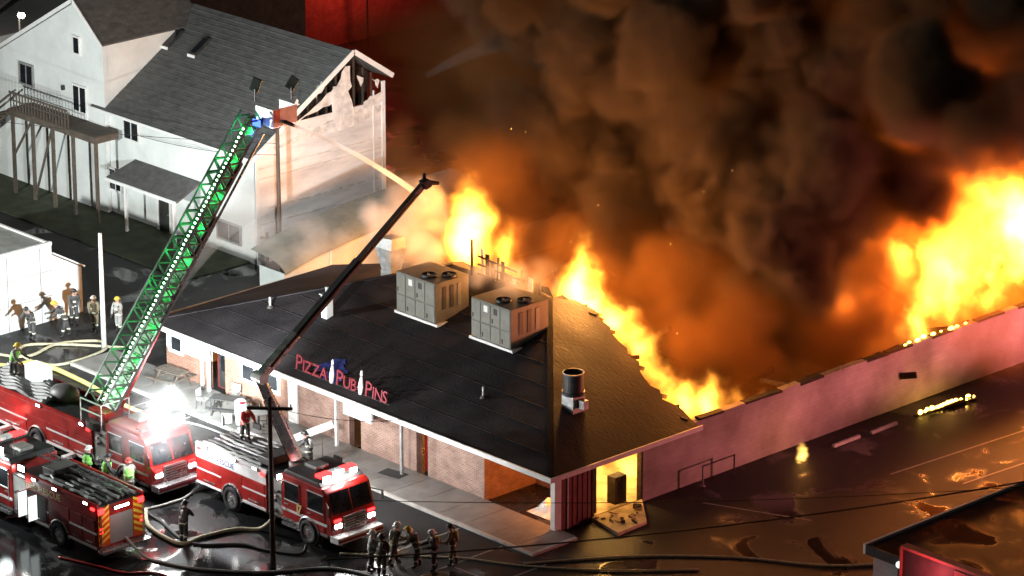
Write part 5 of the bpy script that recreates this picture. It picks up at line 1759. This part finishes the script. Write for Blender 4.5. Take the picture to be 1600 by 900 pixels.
fp = []
def tongue(x, y, z, h, r, lx=0., ly=0., amt=1.):
    n = int(h / .3) + 2
    for i in range(n):
        t_ = i / (n - 1)
        rr = r * (1 - t_) ** .75 * (.65 + .5 * min(1, t_ * 3 + .2))
        fp.append((x + lx * t_ * h + rk.gauss(0, .07) * r, y + ly * t_ * h + rk.gauss(0, .07) * r, z + t_ * h, max(rr, .15), amt * (1 - .45 * t_)))
for f_ in ((-20.3, 13.6, 4.4, 5.2, 1.7), (-21.7, 14.2, 4.0, 2.6, 1.1), (-18.9, 13.2, 4.4, 2.4, .9), (-16.9, 12.8, 4.8, 3.4, 1.1), (-15.7, 12.4, 4.8, 1.3, .7),
           (-11.5, 12.7, 4.4, 4.2, 1.5), (-10.4, 12.2, 4.2, 2.4, 1.3), (-12.4, 13.2, 4.2, 2.6, 1.3), (-9.4, 12.0, 4.1, 2.0, 1.3), (-8.2, 11.7, 4.0, 2.5, 1.2), (-7.1, 11.4, 3.9, 1.7, 1.1), (-5.9, 11.0, 3.6, 2.0, 1.1), (-4.8, 10.5, 3.4, 1.5, 1.0),
           (-3.8, 10.1, 3.1, 1.6, 1.0), (-2.9, 9.8, 2.8, 1.3, 1.0), (-2.0, 9.9, 2.5, 2.2, 1.3), (-1.3, 10.6, 2.3, 2.6, 1.3), (-.9, 9.4, 2.5, .8, .6), (-1.0, 12.2, 2.2, 1.5, .8), (-1.2, 13.8, 2.2, .9, .6)):
    tongue(*f_[:4], f_[4] * 1.2, rk.uniform(-.1, .1), rk.uniform(-.05, .15), 1.2)
for i in range(30):
    tongue(rk.uniform(-4.2, -1.7), rk.uniform(25, 33.5), rk.uniform(1.8, 2.8), rk.uniform(1.2, 3.8), rk.choice((.7, 1.0, 1.4)), rk.uniform(-.2, .1), rk.uniform(0, .3), 1.1)
for i in range(60):
    y = rk.uniform(29, 46)
    tongue(rk.uniform(-9, -2.6), y, rk.uniform(1.8, 3.0), rk.uniform(1.5, 3.4) + max(0, y - 28) * .3, rk.choice((.8, 1.3, 1.8, 2.4)), rk.uniform(-.1, .25), rk.uniform(-.1, .3))
for i in range(9):
    tongue(rk.uniform(-6, -2), rk.uniform(22, 27), 1.8, rk.uniform(1.5, 4), rk.uniform(.5, .9), .1, .2, .5)
ff = field_volume('fire', fp, (-25, 8.2, .6), (6, 50, 13), .17, 1.05, (2.1, 2.1, 1.6), FLAME, 1.9, 7., .5)
tag(ff, 'yellow and white flames along the roof edge and over the hall wall', 'fire', kind='stuff')
for (x, y, z, e) in ((-20, 13.6, 6.5, 6000), (-16.5, 13.0, 6.6, 1800), (-11, 12.4, 6.8, 5200), (-7, 12.2, 4.9, 1300), (-2, 11, 4.4, 800), (-4.5, 31, 5.0, 9500), (-4.5, 38, 5.5, 10500), (-4, 22.5, 4.0, 1500), (-12, 34, 3, 1200)):
    lamp('fire_light', (x, y, z), e, (1, .29, .05) if y > 20 else ((1, .40, .09) if x < -9 else (1, .31, .055)), .8)

sk = MB()
for i in range(16):
    u = rk.random()
    if u < .5:
        c = Vector((rk.uniform(-22, -1), rk.uniform(11, 15), rk.uniform(4, 13)))
    else:
        c = Vector((rk.uniform(-9, 3), rk.uniform(22, 36), rk.uniform(3, 14)))
    r_ = rk.uniform(.008, .022)
    d_ = Vector((rk.gauss(0, 1), rk.gauss(0, 1), rk.gauss(.6, 1))).normalized() * r_ * rk.uniform(1.5, 5)
    sk.add([c - d_, c + Vector((r_, 0, 0)), c + Vector((0, r_, 0)), c + d_], [(0, 1, 2), (0, 2, 3), (0, 3, 1), (1, 3, 2)])
tag(sk.obj('sparks', 'ember'), 'tiny glowing sparks flying up above the flames', 'sparks', kind='stuff')

# fire inside the side room
fp2 = []
fp_keep = fp
fp = fp2
for (x, y, h, r) in ((-3.2, 5.4, 1.9, .7), (-2.4, 6.8, 2.0, .8), (-3.6, 7.4, 1.7, .7)):
    tongue(x, y, .1, h, r)
tag(field_volume('fire', fp2, (-4.4, 3.9, .05), (-.4, 8.4, 2.6), .1, 1.2, .5, volume_mat('room_flame', (.5, .5, .5), 0, 0, ((1, .42, .06), 5.), 2), .5), 'yellow fire burning inside the open side doorway', 'fire', kind='stuff')
lamp('fire_light', (-.75, 3.4, 2.0), 150, (1, .5, .12), .3)
lamp('fire_light', (-1.9, 4.9, 1.7), 420, (1, .52, .13), .4)
lamp('fire_light', (-2.4, 7.2, 1.9), 300, (1, .52, .13), .4)

# small ground fires
fp3 = []
fp = fp3
tongue(1.45, 13.9, .02, 1.2, .42)
tongue(1.55, 13.5, .02, .7, .3)
tag(field_volume('ground_fire', fp3, (.6, 12.7, .0), (2.6, 14.9, 1.8), .06, 2.2, .35, volume_mat('ground_flame', (.5, .5, .5), 0, 0, ((1, .5, .1), 14.), 2), .25), 'small bright fire burning on the asphalt by the hall wall', 'fire', kind='stuff')
lamp('fire_light', (1.6, 13.8, .9), 22, (1, .35, .06), .2)
t = thing('burning_timbers', 'thin line of burning timbers on the lot beside the hall wall', 'debris', (1.5, 23.6, 0))
MB().beam((-.2, -1.9, .06), (.3, 1.9, .08), .12, .1).obj('timber', 'charred_wood', t)
MB().beam((.1, -1.2, .12), (.2, 1.9, .2), .1, .08).obj('timber', 'charred_wood', t)
re_ = random.Random(12)
for i in range(14):
    y = -1.6 + i * .26
    MB().sphere((.05 + y * .1 + re_.uniform(-.1, .1), y, .18), re_.uniform(.05, .13), (1, 1.3, 1.2), 7, 5).obj('flame_lick', 'ember', t)
lamp('ember_glow', (.1, .3, .7), 25, (1, .45, .1), .2, t)
t = thing('burning_ember', 'glowing embers along the top of the hall wall', 'embers', (-.1, 24.5, 2.98))
for i in range(9):
    MB().sphere((re_.uniform(-.1, .1), -2.2 + i * .55 + re_.uniform(-.1, .1), .05), re_.uniform(.05, .12), (1, 1.8, .8), 7, 5).obj('flame_lick', 'ember', t)

# steam and spray off the roof
st = []
for i in range(44):
    h_ = rk.random()
    st.append((-17.6 + rk.gauss(0, .8) - 1.2 * h_, 7.9 + rk.gauss(0, .6) + .8 * h_, 6.0 + 3.2 * h_, rk.uniform(.5, 1.1), rk.uniform(.15, .8)))
for i in range(34):
    st.append((-11.2 + rk.gauss(0, 1.2), 8.2 + rk.gauss(0, .6), 6.2 + 1.2 * rk.random(), rk.uniform(.4, .8), rk.uniform(.1, .5)))
for i in range(16):
    st.append((-22.5 + rk.gauss(0, .9), 11.5 + rk.gauss(0, .6), 4.6 + 2.2 * rk.random(), rk.uniform(.5, .9), rk.uniform(.1, .4)))
for i in range(22):
    st.append((-29.5 + rk.gauss(0, 2.0), 10.5 + rk.gauss(0, 1.2), 2.8 + 1.3 * rk.random(), rk.uniform(.7, 1.3), rk.uniform(.06, .22)))
for i in range(18):
    st.append((-25.4 + rk.gauss(0, .8), 13.2 + rk.gauss(0, .5), 4.4 + 2.4 * rk.random(), rk.uniform(.4, .9), rk.uniform(.08, .3)))
tag(field_volume('steam', st, (-36, 5, 1), (-8, 14, 11), .25, .7, 1.6, STEAM, .9), 'pale steam and spray drifting over the rooftop units', 'steam', kind='stuff')

mi = []  # haze added to give the floodlights a glare halo
for i in range(40):
    mi.append((-14.2 + rk.gauss(0, 1.0), -9.7 + rk.gauss(0, .9), 3.3 + rk.gauss(0, .6), rk.uniform(.7, 1.3), rk.uniform(.4, 1)))
tag(field_volume('glare_halo', mi, (-19, -14, .6), (-9.5, -5.5, 7), .25, .6, 1.4, volume_mat('glare_halo', (.95, .95, .95), .085, .1), 1.2), 'added halo imitating glare around the ladder truck floodlights', 'glare_halo', kind='stuff')
WATER = volume_mat('spray', (.97, .97, .97), 2.6, .1)
WATER2 = volume_mat('spray_thin', (.95, .95, .95), .22, .3)
def stream(label, a, b, drop, r0, r1, mat):
    a, b = Vector(a), Vector(b)
    pa = [a.lerp(b, i / 16) + Vector((0, 0, drop * 4 * (i / 16) * (1 - i / 16))) for i in range(17)]
    MAT['_w'] = mat
    o = MB().tube(pa, lambda q: r0 + (r1 - r0) * q ** 1.3, 9).obj('water_jet', '_w', None, True)
    return tag(o, label, 'water', 'water jets on the fire', 'stuff')
stream('thin water jet from the ladder bucket into the flames', (-16.2, -.65, 14.8), (-25.6, 15.6, 5.6), .3, .08, .17, WATER)
stream('broad water spray striking the corner of the burnt house', (-29.2, 2.7, 2.8), (-34.4, 12.2, 4.6), .5, .12, 1.1, WATER2)
stream('faint water jet rising behind the burnt gable', (-36.0, 25, 8.0), (-30, 28, 11.2), .3, .2, .8, WATER2)
